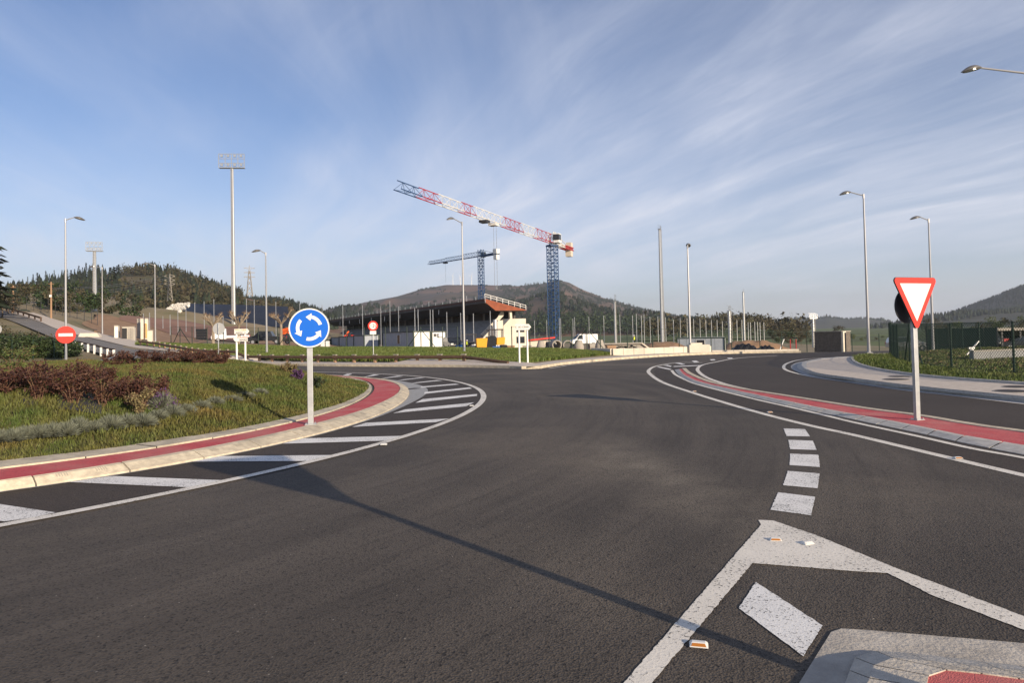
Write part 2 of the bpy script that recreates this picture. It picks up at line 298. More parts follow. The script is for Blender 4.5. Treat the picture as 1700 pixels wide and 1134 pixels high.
# ------------------------------------------------------------------ terrain
far_edge = [AT(*q) for q in ((-90, 490, 135), (0, 515, 112), (60, 533, 98), (91, 546, 88), (127, 557, 80), (168, 566, 73), (222, 578.5, 65), (276, 585, 59), (330, 593, 53))]
near_edge = [AT(*q) for q in ((-90, 505, 122), (0, 527, 100), (63, 551, 80), (127, 577, 62), (193, 593, 50), (260, 603, 44), (330, 607, 42))]
ctrl = [(x, y, -.05) for x in range(-22, 62, 12) for y in range(-40, 32, 12)]
ctrl += [(p[0], p[1], p[2] - .06) for L_ in (far_edge, near_edge) for p in resample(L_, 12)]
ctrl += [(-32, 30, -.02), (-32, 10, -.02), (-45, 10, 0), (-34, -20, 0), (-50, -30, 0), (3, 40, .05), (8, 45, -.05), (13, 49, -.1), (20, 50, -.15), (28, 47, -.1), (40, 45, -.1), (55, 44, -.1), (30, 38, -.04), (14, 40, -.05), (6, 36, -.05)]
ctrl += [AT(*q) for q in (
 (109, 603, 47), (30, 604, 47), (0, 596, 52), (60, 588, 56), (150, 594, 52), (-80, 590, 56), (-60, 560, 75),
 (258, 569, 78), (170, 555, 88), (443, 588, 54), (443, 576, 66), (771, 588, 48), (771, 580, 56), (640, 596, 44), (640, 581, 54), (860, 598, 40), (860, 580, 47), (939, 593, 44), (939, 582, 48), (560, 597, 46), (560, 579, 58),
 (300, 582, 62), (300, 573, 70), (350, 590, 57), (350, 575, 66),
 (442, 572, 90), (385, 568, 110), (330, 562, 110), (295, 553, 150), (490, 572, 95), (560, 579, 100), (690, 582, 92), (815, 580.5, 80), (755, 581, 85), (960, 579, 78), (1020, 582, 70), (1100, 583, 75), (1170, 584, 95), (1290, 584, 80), (1375, 585, 60), (1420, 586, 62), (1505, 582, 80), (1650, 583, 75), (1800, 583, 75),
 (230, 562, 84), (230, 527, 128), (300, 530, 138), (400, 550, 150), (160, 522, 118), (110, 527, 108), (60, 505, 126), (0, 500, 138), (-100, 490, 160), (300, 514, 170), (450, 540, 170), (250, 510, 190), (120, 500, 180), (540, 568, 150), (700, 570, 200), (900, 570, 200), (1100, 570, 200), (1300, 570, 180), (1500, 567, 200), (1700, 562, 200), (400, 540, 230), (200, 492, 260), (0, 488, 260), (600, 566, 300), (900, 566, 320), (1300, 564, 320), (1700, 558, 320))]
CT = np.array(ctrl, float)
def _rb():
    d = np.linalg.norm(CT[:, None, :2] - CT[None, :, :2], axis=2); n = len(CT)
    A = np.zeros((n + 3, n + 3)); A[:n, :n] = d - 1.5 * np.eye(n); A[:n, n] = 1; A[n, :n] = 1; A[:n, n + 1:] = CT[:, :2] / 100; A[n + 1:, :n] = CT[:, :2].T / 100
    return np.linalg.solve(A, np.r_[CT[:, 2], 0, 0, 0])
RW = _rb()
def hts(X, Y):
    P = np.c_[np.ravel(X), np.ravel(Y)]; out = np.empty(len(P)); n = len(CT)
    for i in range(0, len(P), 20000):
        q = P[i:i + 20000]; d = np.linalg.norm(q[:, None] - CT[None, :, :2], axis=2); out[i:i + 20000] = d @ RW[:n] + RW[n] + q @ RW[n + 1:] / 100
    inside = (P[:, 1] < 31) & (P[:, 0] > -27) & (P[:, 1] > -60)
    out = np.where(inside, np.minimum(out, -.03), out)
    if ROADP: out = np.where(inpoly(P[:, 0], P[:, 1], ROADP), np.minimum(out, -.06), out)
    return out
ROADP = []
def inpoly(x, y, poly):
    c = np.zeros(len(x), bool); P = np.array(poly)
    for (x0, y0), (x1, y1) in zip(P, np.roll(P, -1, 0)):
        k = ((y0 > y) != (y1 > y)) & (x < (x1 - x0) * (y - y0) / (y1 - y0 + 1e-12) + x0); c ^= k
    return c
def h(x, y): return float(hts([x], [y])[0])
def on(px, D, dz=0.):                     # where the sight line of column px meets distance D, on the terrain
    x, y, _ = AT(px, HORIZ, D); 
    for _ in range(3):
        z = h(x, y); k = -(z - HC) / D * F; hor = HORIZ - (px - 850) * math.tan(ROLL); x, y, _ = AT(px, hor + k, D)
    return Vector((x, y, h(x, y) + dz))
def top_of(px, py, D): return AT(px, py, D)[2]

kerbD = [(258, 62, .75), (300, 57, .4), (336, 51.5, .22), (389, 46.8, .05), (443, 44, 0), (480, 42.7, 0), (560, 40, 0), (640, 38.3, 0), (700, 37, 0), (770, 35.6, 0), (830, 34, 0), (872, 32.7, 0)]
def px_at(px, D):
    d = ray(px, HORIZ - (px - 850) * math.tan(ROLL) + 30); t = D / d[1]; return (d[0] * t, D)
far_kerb_w = [(*px_at(p, D), z) for p, D, z in kerbD] + [(*G(884, 613.2), 0), (*G(893, 612), 0)]
far_kerb_e = GL([(893, 612), (912, 609), (939, 605), (1003, 599), (1060, 594.5), (1130, 590.5), (1190, 588), (1260, 586.3), (1330, 585.6)])
road_poly = [(p[0], p[1]) for p in far_kerb_w[3:]] + far_kerb_e[1:] + [(30, 46.5), (50, 44.5), (90, 40), (90, -35), (-55, -35), (-55, 38), (-36, 44.5), (-28, 46.6), (-24, 46.8)]
ROADP = [(p[0] + .5, p[1] + 2.6) for p in far_kerb_w[3:]] + [(x - .3, y + 2.0) for x, y in far_kerb_e[1:]] + road_poly[len(far_kerb_w[3:]) + len(far_kerb_e[1:]):]
def build_ground():
    xs = np.r_[np.arange(-300, -60, 8), np.arange(-60, 60, 1.6), np.arange(60, 340, 8)]; ys = np.r_[np.arange(-60, 26, 6), np.arange(26, 110, 1.4), np.arange(110, 330, 6)]
    X, Y = np.meshgrid(xs, ys); Z = hts(X, Y); nx, ny = len(xs), len(ys)
    Z = Z.reshape(ny, nx)
    edge = np.minimum(np.minimum(X + 300, 332 - X), np.minimum(Y + 60, 326 - Y)); Z = np.where(edge < 25, Z * np.clip(edge / 25, 0, 1) - 2.3 * (1 - np.clip(edge / 25, 0, 1)), Z)
    idx = np.arange(nx * ny).reshape(ny, nx); Fq = np.stack([idx[:-1, :-1], idx[:-1, 1:], idx[1:, 1:], idx[1:, :-1]], -1).reshape(-1, 4)
    o = fast('ground', np.c_[X.ravel(), Y.ravel(), Z.ravel()], Fq, 'earth'); o.data.polygons.foreach_set('use_smooth', [True] * len(Fq)); struct(o)
    struct(MB().sheet([(-7000, -1500), (7000, -1500), (7000, 9000), (-7000, 9000)], -2.35).build('plain', 'pasture'))
build_ground()

# ------------------------------------------------------------------ road sheets
road = struct(MB().sheet(road_poly[::-1], 0).build('road', 'asphalt'))
side_road = MB(); fe = resample(catmull(far_edge, 4), 40); ne = resample(catmull(near_edge, 4), 40)
side_road.strip([(x, y, z + .05) for x, y, z in ne], [(x, y, z + .05) for x, y, z in fe])
side_road = struct(side_road.build('hill_road', 'asphalt_left_road', smooth=True))

def ribbon(pts2, w, z, name, m, parent, cat=8):
    c = catmull(pts2, cat) if cat else pts2
    return MB().strip([(x, y, z) for x, y in offset(c, w / 2)], [(x, y, z) for x, y in offset(c, -w / 2)]).build(name, m, parent)
def mark(name, pix, z, m, parent=road): return MB().sheet(GL(pix), z).build(name, m, parent)

# the roundabout: every edge is a radius profile round one centre
C0 = np.array([-19.55, 17.7])
def prof(pix, z, deg=4):
    P = np.array(GL(pix, z)) - C0; th = np.arctan2(P[:, 1], P[:, 0]); r = np.hypot(P[:, 0], P[:, 1]); c = np.polyfit(th, r, deg); lo, hi = th.min(), th.max()
    return lambda t: float(np.polyval(c, min(max(t, lo), hi)))
def ringpts(f, t0, t1, n, d=0): return [(C0[0] + (f(t) + d) * math.cos(t), C0[1] + (f(t) + d) * math.sin(t)) for t in np.linspace(t0, t1, n)]
r_kerb = prof([(0, 818), (113, 802.6), (226, 780), (319, 767), (400, 752), (467, 738), (539, 722), (581, 706), (645, 681), (674, 663.5), (680.5, 650), (668.5, 640), (645, 632)], 0)
r_redo = prof([(0, 796.4), (141, 777.8), (282, 754.6), (380, 737.7), (446, 722), (512, 703), (578.5, 687), (618, 674), (652.7, 661), (667, 650), (663, 642), (645, 634), (597, 627)], .12)
r_redi = prof([(0, 777.8), (141, 759), (282, 739), (380, 722.6), (446, 710), (512, 694), (565, 677), (597, 663.5), (615.6, 653), (618, 643.7), (610, 634.4), (592, 628.6)], .12)
r_grass = prof([(0, 767), (113, 754.6), (282, 732), (380, 715), (459, 699), (525.6, 684.7), (565, 671.5), (607.6, 651.6), (613, 642), (605, 634)], .12)
r_line = prof([(0, 874.5), (141, 846), (282, 819.5), (400, 797), (512, 769), (592, 748), (645, 735), (724, 706), (777, 682), (801, 666), (806, 657), (793, 645), (750.6, 633), (697.6, 626), (645, 622), (605, 620.4)], 0)
T0, T1 = R(-62), R(75)
if 'joint' not in MATS: mat('joint', (.085, .078, .070), .9)
def island():
    n = 120
    isl = MB().strip([(x, y, .115) for x, y in ringpts(r_redi, T0, T1, n, .06)], [(x, y, .115) for x, y in ringpts(r_redo, T0, T1, n, .0)]).build('red_path', 'red_surfacing')
    struct(isl)
    # hatched strip of fresher asphalt
    MB().strip([(x, y, .004) for x, y in ringpts(r_kerb, T0, T1, n, -.1)], [(x, y, .004) for x, y in ringpts(r_line, T0, T1, n)]).build('hatched_strip', 'asphalt_fresh', road)
    MB().strip([(x, y, .013) for x, y in ringpts(r_line, T0, T1, 160, -.075)], [(x, y, .013) for x, y in ringpts(r_line, T0, T1, 160, .075)]).build('edge_line', 'paint_line', road)
    # gutter apron, widest at the right hand bend
    ap = lambda t: r_kerb(t) + .05 + .55 * math.exp(-((t - R(14)) / R(15)) ** 2)
    MB().strip([(x, y, .009) for x, y in ringpts(r_kerb, T0, T1, n, -.1)], [(x, y, .009) for x, y in ringpts(ap, T0, T1, n)]).build('gutter', 'grey_concrete', road)
    kb = struct(MB().strip([(x, y, .012) for x, y in ringpts(r_kerb, T0, T1, n, -.01)], [(x, y, .100) for x, y in ringpts(r_redo, T0, T1, n, .01)]).build('roundabout_kerb', 'joint'))
    L_ = 16.8 * (T1 - T0); ns = int(L_ / .98); dt = (T1 - T0) / ns; g = .010 / 17
    for i in range(ns):
        a, b = T0 + i * dt + g, T0 + (i + 1) * dt - g; mb = MB(); ts = np.linspace(a, b, 5); w = random.uniform(-.004, .004)
        lo = ringpts(r_kerb, a, b, 5); mid = [(C0[0] + (r_kerb(t) * .3 + r_redo(t) * .7) * math.cos(t), C0[1] + (r_kerb(t) * .3 + r_redo(t) * .7) * math.sin(t)) for t in ts]; hi = ringpts(r_redo, a, b, 5)
        rows = [[(x, y, .0) for x, y in lo], [(x, y, .035 + w) for x, y in lo], [(x, y, .112 + w) for x, y in mid], [(x, y, .125 + w) for x, y in hi], [(x, y, .02) for x, y in hi]]
        for p, q in zip(rows, rows[1:]): mb.strip(p, q)
        mb.add([r_[0] for r_ in rows], [(0, 1, 2, 3, 4)]); mb.add([r_[-1] for r_ in rows], [(4, 3, 2, 1, 0)])
        k = mb.build('kerb_stone', 'cream_concrete', kb)
        if i % 2 == 0 and i * dt + T0 < R(20):      # ribbed tactile grooves cut in the sloping face
            gr = MB()
            for c_ in (.28, .72):
                for s_ in (-2, -1, 0, 1, 2):
                    t = a + (b - a) * c_ + s_ * .028 / 17; e1 = r_kerb(t) * .62 + r_redo(t) * .38; e2 = r_kerb(t) * .30 + r_redo(t) * .70; z1, z2 = .035 + .077 * .38 / .7 + w + .003, .112 + w + .002
                    q = .004 / 17; gr.add([(C0[0] + e * math.cos(tt), C0[1] + e * math.sin(tt), z) for e, tt, z in ((e1, t - q, z1), (e1, t + q, z1), (e2, t + q, z2), (e2, t - q, z2))], [(0, 1, 2, 3)])
            gr.build('grip_grooves', 'concrete', k)
    ik = struct(MB().strip([(x, y, .100) for x, y in ringpts(r_grass, T0, T1, n, -.08)], [(x, y, .100) for x, y in ringpts(r_redi, T0, T1, n, .04)]).build('inner_kerb', 'joint'))
    for i in range(ns):
        a, b = T0 + i * dt + g * .8, T0 + (i + 1) * dt - g * .8; o_ = ringpts(r_redi, a, b, 4, -.02); q_ = ringpts(r_grass, a, b, 4, -.06); w = random.uniform(-.004, .004); mb = MB()
        mb.strip([(x, y, .08) for x, y in o_], [(x, y, .126 + w) for x, y in o_]).strip([(x, y, .126 + w) for x, y in o_], [(x, y, .130 + w) for x, y in q_]).strip([(x, y, .130 + w) for x, y in q_], [(x, y, .05) for x, y in q_])
        mb.build('kerb_stone', 'cream_concrete', ik)
    for q in ([(-60, 826), (0, 839), (92, 853), (56, 861), (8, 868), (0, 867), (-60, 862)], [(111.4, 802), (186, 792), (368, 799), (314.5, 811)], [(319, 768), (344, 759), (552, 757), (517.6, 766.8)], [(468.7, 738), (504, 729), (666, 725), (641, 733)],
              [(584, 710), (607.6, 703), (746.6, 696), (724, 702)], [(652.6, 687), (672.5, 680.7), (787.6, 669), (774.4, 675.4)], [(689.7, 669.6), (701.6, 663.5), (792.4, 654.8), (791.6, 658)], [(704, 654.8), (705, 651.6), (779.7, 643.7), (783.7, 645.8)],
              [(697.6, 644.5), (699, 642.4), (756, 637.6), (762.5, 639)], [(680.4, 637.6), (691, 635.5), (724, 631.8), (736, 632.3)], [(658, 633), (668.5, 630.7), (697.6, 627.3), (705.6, 627.5)], [(630, 629.6), (640.7, 627.5), (660.6, 624.4), (670, 625)],
              [(599.7, 627.8), (610, 625), (621, 622.2), (630, 622.8)], [(569, 623.8), (576, 621), (585, 621), (578, 624)]):
        mark('hatch_stripe', q, .011, 'paint_white')
island()
def mound_z(x, y):
    dx, dy = x - C0[0], y - C0[1]; t = np.arctan2(dy, dx); r = np.hypot(dx, dy); rg = np.array([r_grass(a) for a in np.linspace(-math.pi, math.pi, 361)])
    d = np.interp(t, np.linspace(-math.pi, math.pi, 361), rg) - r; s = np.clip(d / 4.2, 0, 1)
    return .10 + .78 * (s * s * (3 - 2 * s)) * .55 + .78 * .45 * np.clip(d / 4.2, 0, 1) + .05 * np.sin(x * .9 + 1) * np.sin(y * .7) * np.clip(d / 2, 0, 1), d
def mound():
    n, m = 180, 34; th = np.linspace(-math.pi, math.pi, n, endpoint=False); rg = np.array([r_grass(t) for t in th]); fr = 1 - (np.linspace(1, 0, m) ** 1.7)
    V = []
    for f_ in fr:
        r = (rg - .02) * f_; V.append(np.c_[C0[0] + r * np.cos(th), C0[1] + r * np.sin(th)])
    V = np.concatenate(V); Z, _ = mound_z(V[:, 0], V[:, 1]); idx = np.arange(n * m).reshape(m, n); nx = np.roll(idx, -1, 1)
    Fq = np.stack([idx[:-1], idx[1:], nx[1:], nx[:-1]], -1).reshape(-1, 4)
    o = fast('roundabout_mound', np.c_[V, Z], Fq, 'sod'); o.data.polygons.foreach_set('use_smooth', [True] * len(Fq)); struct(o)
mound()

def blades(name, X, Y, Z, hgt, m, lean=.45, wid=.012, label=None):
    n = len(X); a = rng.uniform(0, 2 * math.pi, n); L_ = rng.uniform(.55, 1.3, n) * hgt; w = wid * rng.uniform(.7, 1.4, n)
    bx, by = np.cos(a), np.sin(a); le = rng.uniform(.05, lean, n) * L_; ld = rng.uniform(0, 2 * math.pi, n); dx, dy = np.cos(ld) * le, np.sin(ld) * le
    P0 = np.c_[X - bx * w, Y - by * w, Z - .01]; P1 = np.c_[X + bx * w, Y + by * w, Z - .01]
    P2 = np.c_[X + dx * .45 + bx * w * .75, Y + dy * .45 + by * w * .75, Z + L_ * .62]; P3 = np.c_[X + dx * .45 - bx * w * .75, Y + dy * .45 - by * w * .75, Z + L_ * .62]
    P4 = np.c_[X + dx, Y + dy, Z + L_]
    V = np.stack([P0, P1, P2, P3, P4], 1).reshape(-1, 3); b = np.arange(n)[:, None] * 5
    T = np.concatenate([b + [0, 1, 2], b + [0, 2, 3], b + [3, 2, 4]], 1).reshape(-1, 3)
    o = fast(name, V, T, m, None, 'stuff', 3)
    if label: tag(o, label, 'grass')
    return o
def grass_roundabout():
    n = 700000; x = rng.uniform(-19, -2, n); y = rng.uniform(4, 36, n); k = (x > -.80 * y - 1.5); x, y = x[k], y[k]
    z, d = mound_z(x, y); dist = np.hypot(x, y); keep = (d > .02) & (rng.random(len(x)) < np.clip(13 / dist, .25, 1)); x, y, z, d, dist = x[keep], y[keep], z[keep], d[keep], dist[keep]
    patch = .75 + .5 * np.sin(x * 1.7 + np.sin(y * 1.1) * 2) * np.sin(y * 1.3 + 1.1)
    hg = np.clip(.045 + .075 * patch * np.clip(d / .8, .35, 1), .05, .2)
    blades('grass', x, y, z, hg, 'grass_blade', .8, .0052 * np.clip(dist / 10, 1, 2.2), 'mown and half dry grass covering the roundabout mound')
grass_roundabout()

# ------------------------------------------------------------------ right hand markings, splitter island, pavement
ribbon(GL([(1166, 602.5), (1138, 602), (1114, 603.5), (1088, 608.5), (1077.5, 614.5), (1079, 621), (1100, 635), (1152, 653), (1220, 674), (1279, 690.6), (1349, 708), (1420, 723.5), (1585, 763), (1700, 790), (1850, 824)]), .15, .005, 'edge_line', 'paint_line', road)
fresh = GL([(1225, 595), (1166, 603), (1110, 606), (1092, 611), (1085, 617), (1090, 626), (1152, 653), (1220, 674), (1349, 708), (1585, 763), (1900, 835)]) + [(22, 3), (22, 46), (13.5, 46)]
MB().sheet(fresh[::-1], .0025).build('fresh_lane', 'asphalt_fresh', road)
ribbon(GL([(1290, 590.5), (1225, 595), (1185, 602), (1166, 606.3), (1158.5, 611.8), (1160, 617.6), (1173, 627), (1199, 636.5), (1222, 642.5), (1243.5, 647)]), .15, .007, 'edge_line', 'paint_line', road)
ribbon(GL([(1450, 590.5), (1359, 595), (1326, 598), (1307, 603.5), (1301, 609.4), (1306, 615), (1326, 621), (1361, 628), (1400, 633.5), (1488, 646.5), (1594, 658.5), (1700, 671), (1900, 694)]), .13, .007, 'edge_line', 'paint_line', road)
ribbon(GL([(1115, 615), (1121, 622), (1137.6, 630.6), (1161, 639.5), (1246, 661.5), (1314, 677), (1373, 691), (1420, 702.5), (1523.5, 725), (1611.8, 745), (1700, 761), (1900, 800)]), .12, .007, 'edge_line', 'paint_line', road)
for q in ([(1090.6, 610), (1095, 609.2), (1115, 613), (1112, 614.6)], [(1101, 607), (1108, 606.3), (1120, 609), (1114, 609.8)], [(1114, 608.4), (1166, 606.4), (1166, 607.6), (1114, 609.8)], [(1120, 603.2), (1128, 602.4), (1138, 605.4), (1132, 605.9)], [(1148, 599.5), (1156, 599), (1161, 601.6), (1153, 602.3)], [(1178, 597), (1186, 596.6), (1188, 598.4), (1181, 598.9)], [(1207, 594.4), (1216, 594.2), (1216, 595.8), (1209, 596)]):
    mark('hatch_stripe', q, .010, 'paint_white')
DASH = []
for q in ([(1300.7, 712), (1336.5, 713), (1344.7, 725.4), (1306, 724.7)], [(1308.7, 731), (1349.4, 732.5), (1356, 748), (1311.8, 746.4)], [(1311.8, 754), (1358.8, 756), (1361, 776.5), (1311, 773)], [(1308, 782.8), (1360.5, 787), (1357.6, 811.8), (1300, 806.6)], [(1291.8, 818.4), (1353.4, 826), (1346.6, 857), (1279, 847.5)]):
    DASH.append(q)
# the pointed end of the near splitter's markings, with ragged paint edges
def rough(name, pix, z, m, j=.005):
    P = GL(pix); out = []
    for a, b in zip(P, P[1:] + P[:1]):
        n = max(2, int(math.hypot(b[0] - a[0], b[1] - a[1]) / .025))
        for k in range(n):
            t = k / n; dx, dy = b[0] - a[0], b[1] - a[1]; l = math.hypot(dx, dy); w = random.gauss(0, j) * (0 if k == 0 else 1); out.append((a[0] + dx * t - dy / l * w, a[1] + dy * t + dx / l * w))
    return MB().sheet(out, z).build(name, m, road)
rough('chevron_marking', [(1259.4, 864.4), (1284, 865.6), (1358, 891), (1482, 942.6), (1700, 1025), (1900, 1101), (1900, 1126), (1700, 1047.6), (1547.6, 990), (1473.5, 953), (1432, 951), (1249, 936.5), (1084, 1134), (960, 1290), (900, 1290), (1037, 1134), (1263.5, 872.6)], .005, 'paint_line', .002)
for q in DASH: rough('give_way_dash', q, .005, 'paint_white', .0025)
rough('hatch_stripe', [(1255, 968), (1365.7, 1040.6), (1334, 1092), (1226.5, 1011.4)], .005, 'paint_bright', .0015)

def splitter():
    kb = catmull(GL([(1120, 614.5), (1126, 622), (1137, 629.5), (1156.5, 637.6), (1208, 650.6), (1255, 661.5), (1326, 678), (1400, 693.5), (1470.6, 708.4), (1541, 723), (1612, 739), (1700, 756), (1850, 786), (2100, 840)]), 8)
    kt = catmull(GL([(1127, 612.8), (1133, 620.5), (1142, 626.5), (1161, 634), (1220, 648), (1279, 661), (1349.4, 675.5), (1400, 685.5), (1470.6, 698.5), (1541, 713), (1612, 728), (1700, 742), (1850, 770), (2100, 822)], .05), 8)
    fr = catmull(GL([(1134, 611.5), (1144, 620), (1173, 632.5), (1208, 641), (1243, 647.5), (1297.6, 656), (1373, 668), (1450, 680), (1521.7, 689), (1611.8, 704.5), (1700, 716.5), (1850, 740), (2100, 780)], .05), 8)
    n = int(length(kb) / .62); b2, t2, f2 = resample(kb, n + 1), resample(kt, n + 1), resample(fr, n + 1)
    isl = struct(MB().strip([(x, y, .042) for x, y in t2], [(x, y, .042) for x, y in f2]).build('splitter_island', 'red_surfacing'))
    for i in range(n):
        def lerp(p, q, t): return (p[0] + (q[0] - p[0]) * t, p[1] + (q[1] - p[1]) * t)
        e = .022; a0, a1 = lerp(b2[i], b2[i + 1], e), lerp(b2[i], b2[i + 1], 1 - e); c0, c1 = lerp(t2[i], t2[i + 1], e), lerp(t2[i], t2[i + 1], 1 - e); w = random.uniform(-.003, .003)
        d0, d1 = lerp(c0, lerp(f2[i], f2[i + 1], e), .10), lerp(c1, lerp(f2[i], f2[i + 1], 1 - e), .10)
        rows = [[(*a0, 0), (*a1, 0)], [(*a0, .010), (*a1, .010)], [(*c0, .05 + w), (*c1, .05 + w)], [(*d0, .052 + w), (*d1, .052 + w)], [(*d0, .02), (*d1, .02)]]
        mb = MB()
        for p, q in zip(rows, rows[1:]): mb.strip(q, p)
        mb.add([r_[0] for r_ in rows], [(0, 1, 2, 3, 4)]); mb.add([r_[1] for r_ in rows], [(4, 3, 2, 1, 0)]); k = mb.build('kerb_stone', 'kerb_concrete', isl)
    MB().strip([(*q, .004) for q in b2], [(*q, .034) for q in t2]).build('kerb_bed', 'joint', isl)
    # pale far edging
    back = offset(f2, .12); i2 = offset(f2, -.05)
    if np.hypot(*(np.array(back[20]) - np.array(t2[20]))) < np.hypot(*(np.array(i2[20]) - np.array(t2[20]))): back, i2 = offset(f2, -.12), offset(f2, .05)
    for i in range(0, n, 2):
        j = min(i + 2, n); mb = MB(); p, q = i2[i:j + 1], back[i:j + 1]
        mb.strip([(*a, .03) for a in p], [(*a, .056) for a in p]).strip([(*a, .056) for a in p], [(*a, .056) for a in q]).strip([(*a, .056) for a in q], [(*a, 0) for a in q]); mb.build('edging_stone', 'cream_concrete', isl)
splitter()

def pavement():
    kb = catmull(GL([(1470, 592), (1380, 596), (1338, 601), (1325, 606), (1323.5, 610), (1330.6, 615.6), (1361, 625.7), (1400, 631.4), (1420, 634.8), (1488, 644.6), (1594, 656.4), (1700, 668), (1900, 690), (2300, 735)]), 8)
    kt = catmull(GL([(1470, 590.5), (1385, 594.5), (1352, 599), (1341, 603), (1339, 607.5), (1347, 616), (1373, 622), (1420, 628), (1488, 637), (1594, 648), (1700, 658), (1900, 678), (2300, 720)], .13), 8)
    gr = catmull(GL([(1475, 588.3), (1440, 588.8), (1424, 591), (1415, 595.5), (1423, 604), (1453, 613), (1506, 621.5), (1576.5, 629), (1700, 638), (1900, 653), (2300, 690)], .13), 8)
    N_ = 110; b2, t2, g2 = resample(kb, N_), resample(kt, N_), resample(gr, N_)
    pv = struct(MB().strip([(*q, .126) for q in t2], [(*q, .126) for q in g2]).build('pavement', 'paving'))
    n = int(length(kb) / .95); b3, t3 = resample(kb, n + 1), resample(kt, n + 1)
    for i in range(n):
        A = np.array([b3[i], b3[i + 1], t3[i + 1], t3[i]]); e = .008; L_ = lambda p, q, t: p + (q - p) * t
        a0, a1, c1, c0 = L_(A[0], A[1], e), L_(A[0], A[1], 1 - e), L_(A[3], A[2], 1 - e), L_(A[3], A[2], e); w = random.uniform(-.004, .004)
        k0, k1 = L_(a0, c0, .5), L_(a1, c1, .5)
        rows = [[(*a0, 0), (*a1, 0)], [(*a0, .02), (*a1, .02)], [(*k0, .13 + w), (*k1, .13 + w)], [(*c0, .134 + w), (*c1, .134 + w)], [(*c0, .06), (*c1, .06)]]; mb = MB()
        for p, q in zip(rows, rows[1:]): mb.strip(q, p)
        mb.add([r_[0] for r_ in rows], [(0, 1, 2, 3, 4)]); mb.add([r_[1] for r_ in rows], [(4, 3, 2, 1, 0)]); mb.build('kerb_stone', 'kerb_concrete', pv)
    MB().strip([(*q, .008) for q in offset(b2, .25)], [(*q, .008) for q in offset(b2, -.05)]).build('gutter', 'grey_concrete', pv)
    n = int(length(gr) / .95); a_, b_ = resample(gr, n + 1), None
    for i in range(n):
        p, q = np.array(a_[i]), np.array(a_[i + 1]); d = (q - p) / np.linalg.norm(q - p); c = (p + q) / 2
        MB().box((c[0], c[1], .12), (np.linalg.norm(q - p) - .012, .10, .14), math.atan2(d[1], d[0])).build('edging_stone', 'kerb_concrete', pv)
    gg = offset(g2, .05); far = [(x, y) for x, y in resample(catmull([(40, 44), (44, 43), (48, 42), (60, 38), (72, 28)], 6), N_)]
    inner = [g2[0], (30, 43.8), (44, 43.4), (60, 40), (75, 30), (75, 5), (40, 4)] + [g2[-1]]
    poly = [tuple(q) for q in g2] + [(60, g2[-1][1]), (75, 20), (70, 40), (46, 43.8), (30, 44.2)]
    vg = struct(MB().sheet(poly, .11).build('verge', 'sod'))
    global VERGE; VERGE = poly
    return g2
VERGE = None
G2 = pavement()
def verge_grass():
    n = 500000; x = rng.uniform(12, 46, n); y = rng.uniform(10, 45, n); k = (x < y * .80) & inpoly(x, y, VERGE); x, y = x[k], y[k]
    g = np.array(G2); d = np.full(len(x), 9e9)
    for q in g[::2]: d = np.minimum(d, np.hypot(x - q[0], y - q[1]))
    keep = (d > .12) & (rng.random(len(x)) < np.where(d < 1.8, .9, .32)); x, y, d = x[keep], y[keep], d[keep]
    z = .11 + np.clip(d - .1, 0, 2) * .03
    hg = np.where(d < 1.8, .15, .08) * (.7 + .5 * np.sin(x * 2.1 + y) * np.sin(y * 1.7)); blades('grass', x, y, z, np.clip(hg, .04, .24), 'verge_grass_blade', .6, .011, 'uncut green grass along the pavement by the green mesh fence')
    n = 9000; x = rng.uniform(16, 44, n); y = rng.uniform(14, 43, n); d = np.full(n, 9e9)
    for q in g[::2]: d = np.minimum(d, np.hypot(x - q[0], y - q[1]))
    k = inpoly(x, y, VERGE) & (d > 1.6) & (x < y * .8) & (rng.random(n) < .6); x, y = x[k], y[k]
    leafcloud('bramble_cover', [(a, b, .15, .35, .35, .10, 10) for a, b in zip(x[:2600], y[:2600])], .055, 'bramble_leaf', None, 'stuff', 'low brambles and dry weeds behind the green mesh fence', 'weeds')

def leafpts(blobs):
    P = []; 
    for (x, y, z, rx, ry, rz, n) in blobs:
        q = rng.normal(size=(int(n), 3)); q /= np.linalg.norm(q, axis=1)[:, None] + 1e-9; q *= (rng.random(int(n)) ** .42)[:, None]; P.append(q * [rx, ry, rz] + [x, y, z])
    return np.concatenate(P)
def leafmesh(P, size, aspect=.55, up=0.):
    n = len(P); a = rng.normal(size=(n, 3)); a[:, 2] += up; a /= np.linalg.norm(a, axis=1)[:, None]; b = np.cross(a, rng.normal(size=(n, 3))); b /= np.linalg.norm(b, axis=1)[:, None] + 1e-9
    s = (size * rng.uniform(.6, 1.4, n))[:, None]; V = np.stack([P - a * s, P + b * s * aspect, P + a * s, P - b * s * aspect], 1).reshape(-1, 3)
    return V, np.arange(n * 4).reshape(-1, 4)
def leafcloud(name, blobs, size, m, parent=None, kind=None, label=None, cat=None, aspect=.55, up=0., local=None):
    P = leafpts(blobs)
    if local is not None: P = P - np.array(local)
    V, Fq = leafmesh(P, size, aspect, up); o = fast(name, V, Fq, m, parent, kind)
    if label: tag(o, label, cat)
    return o
verge_grass()

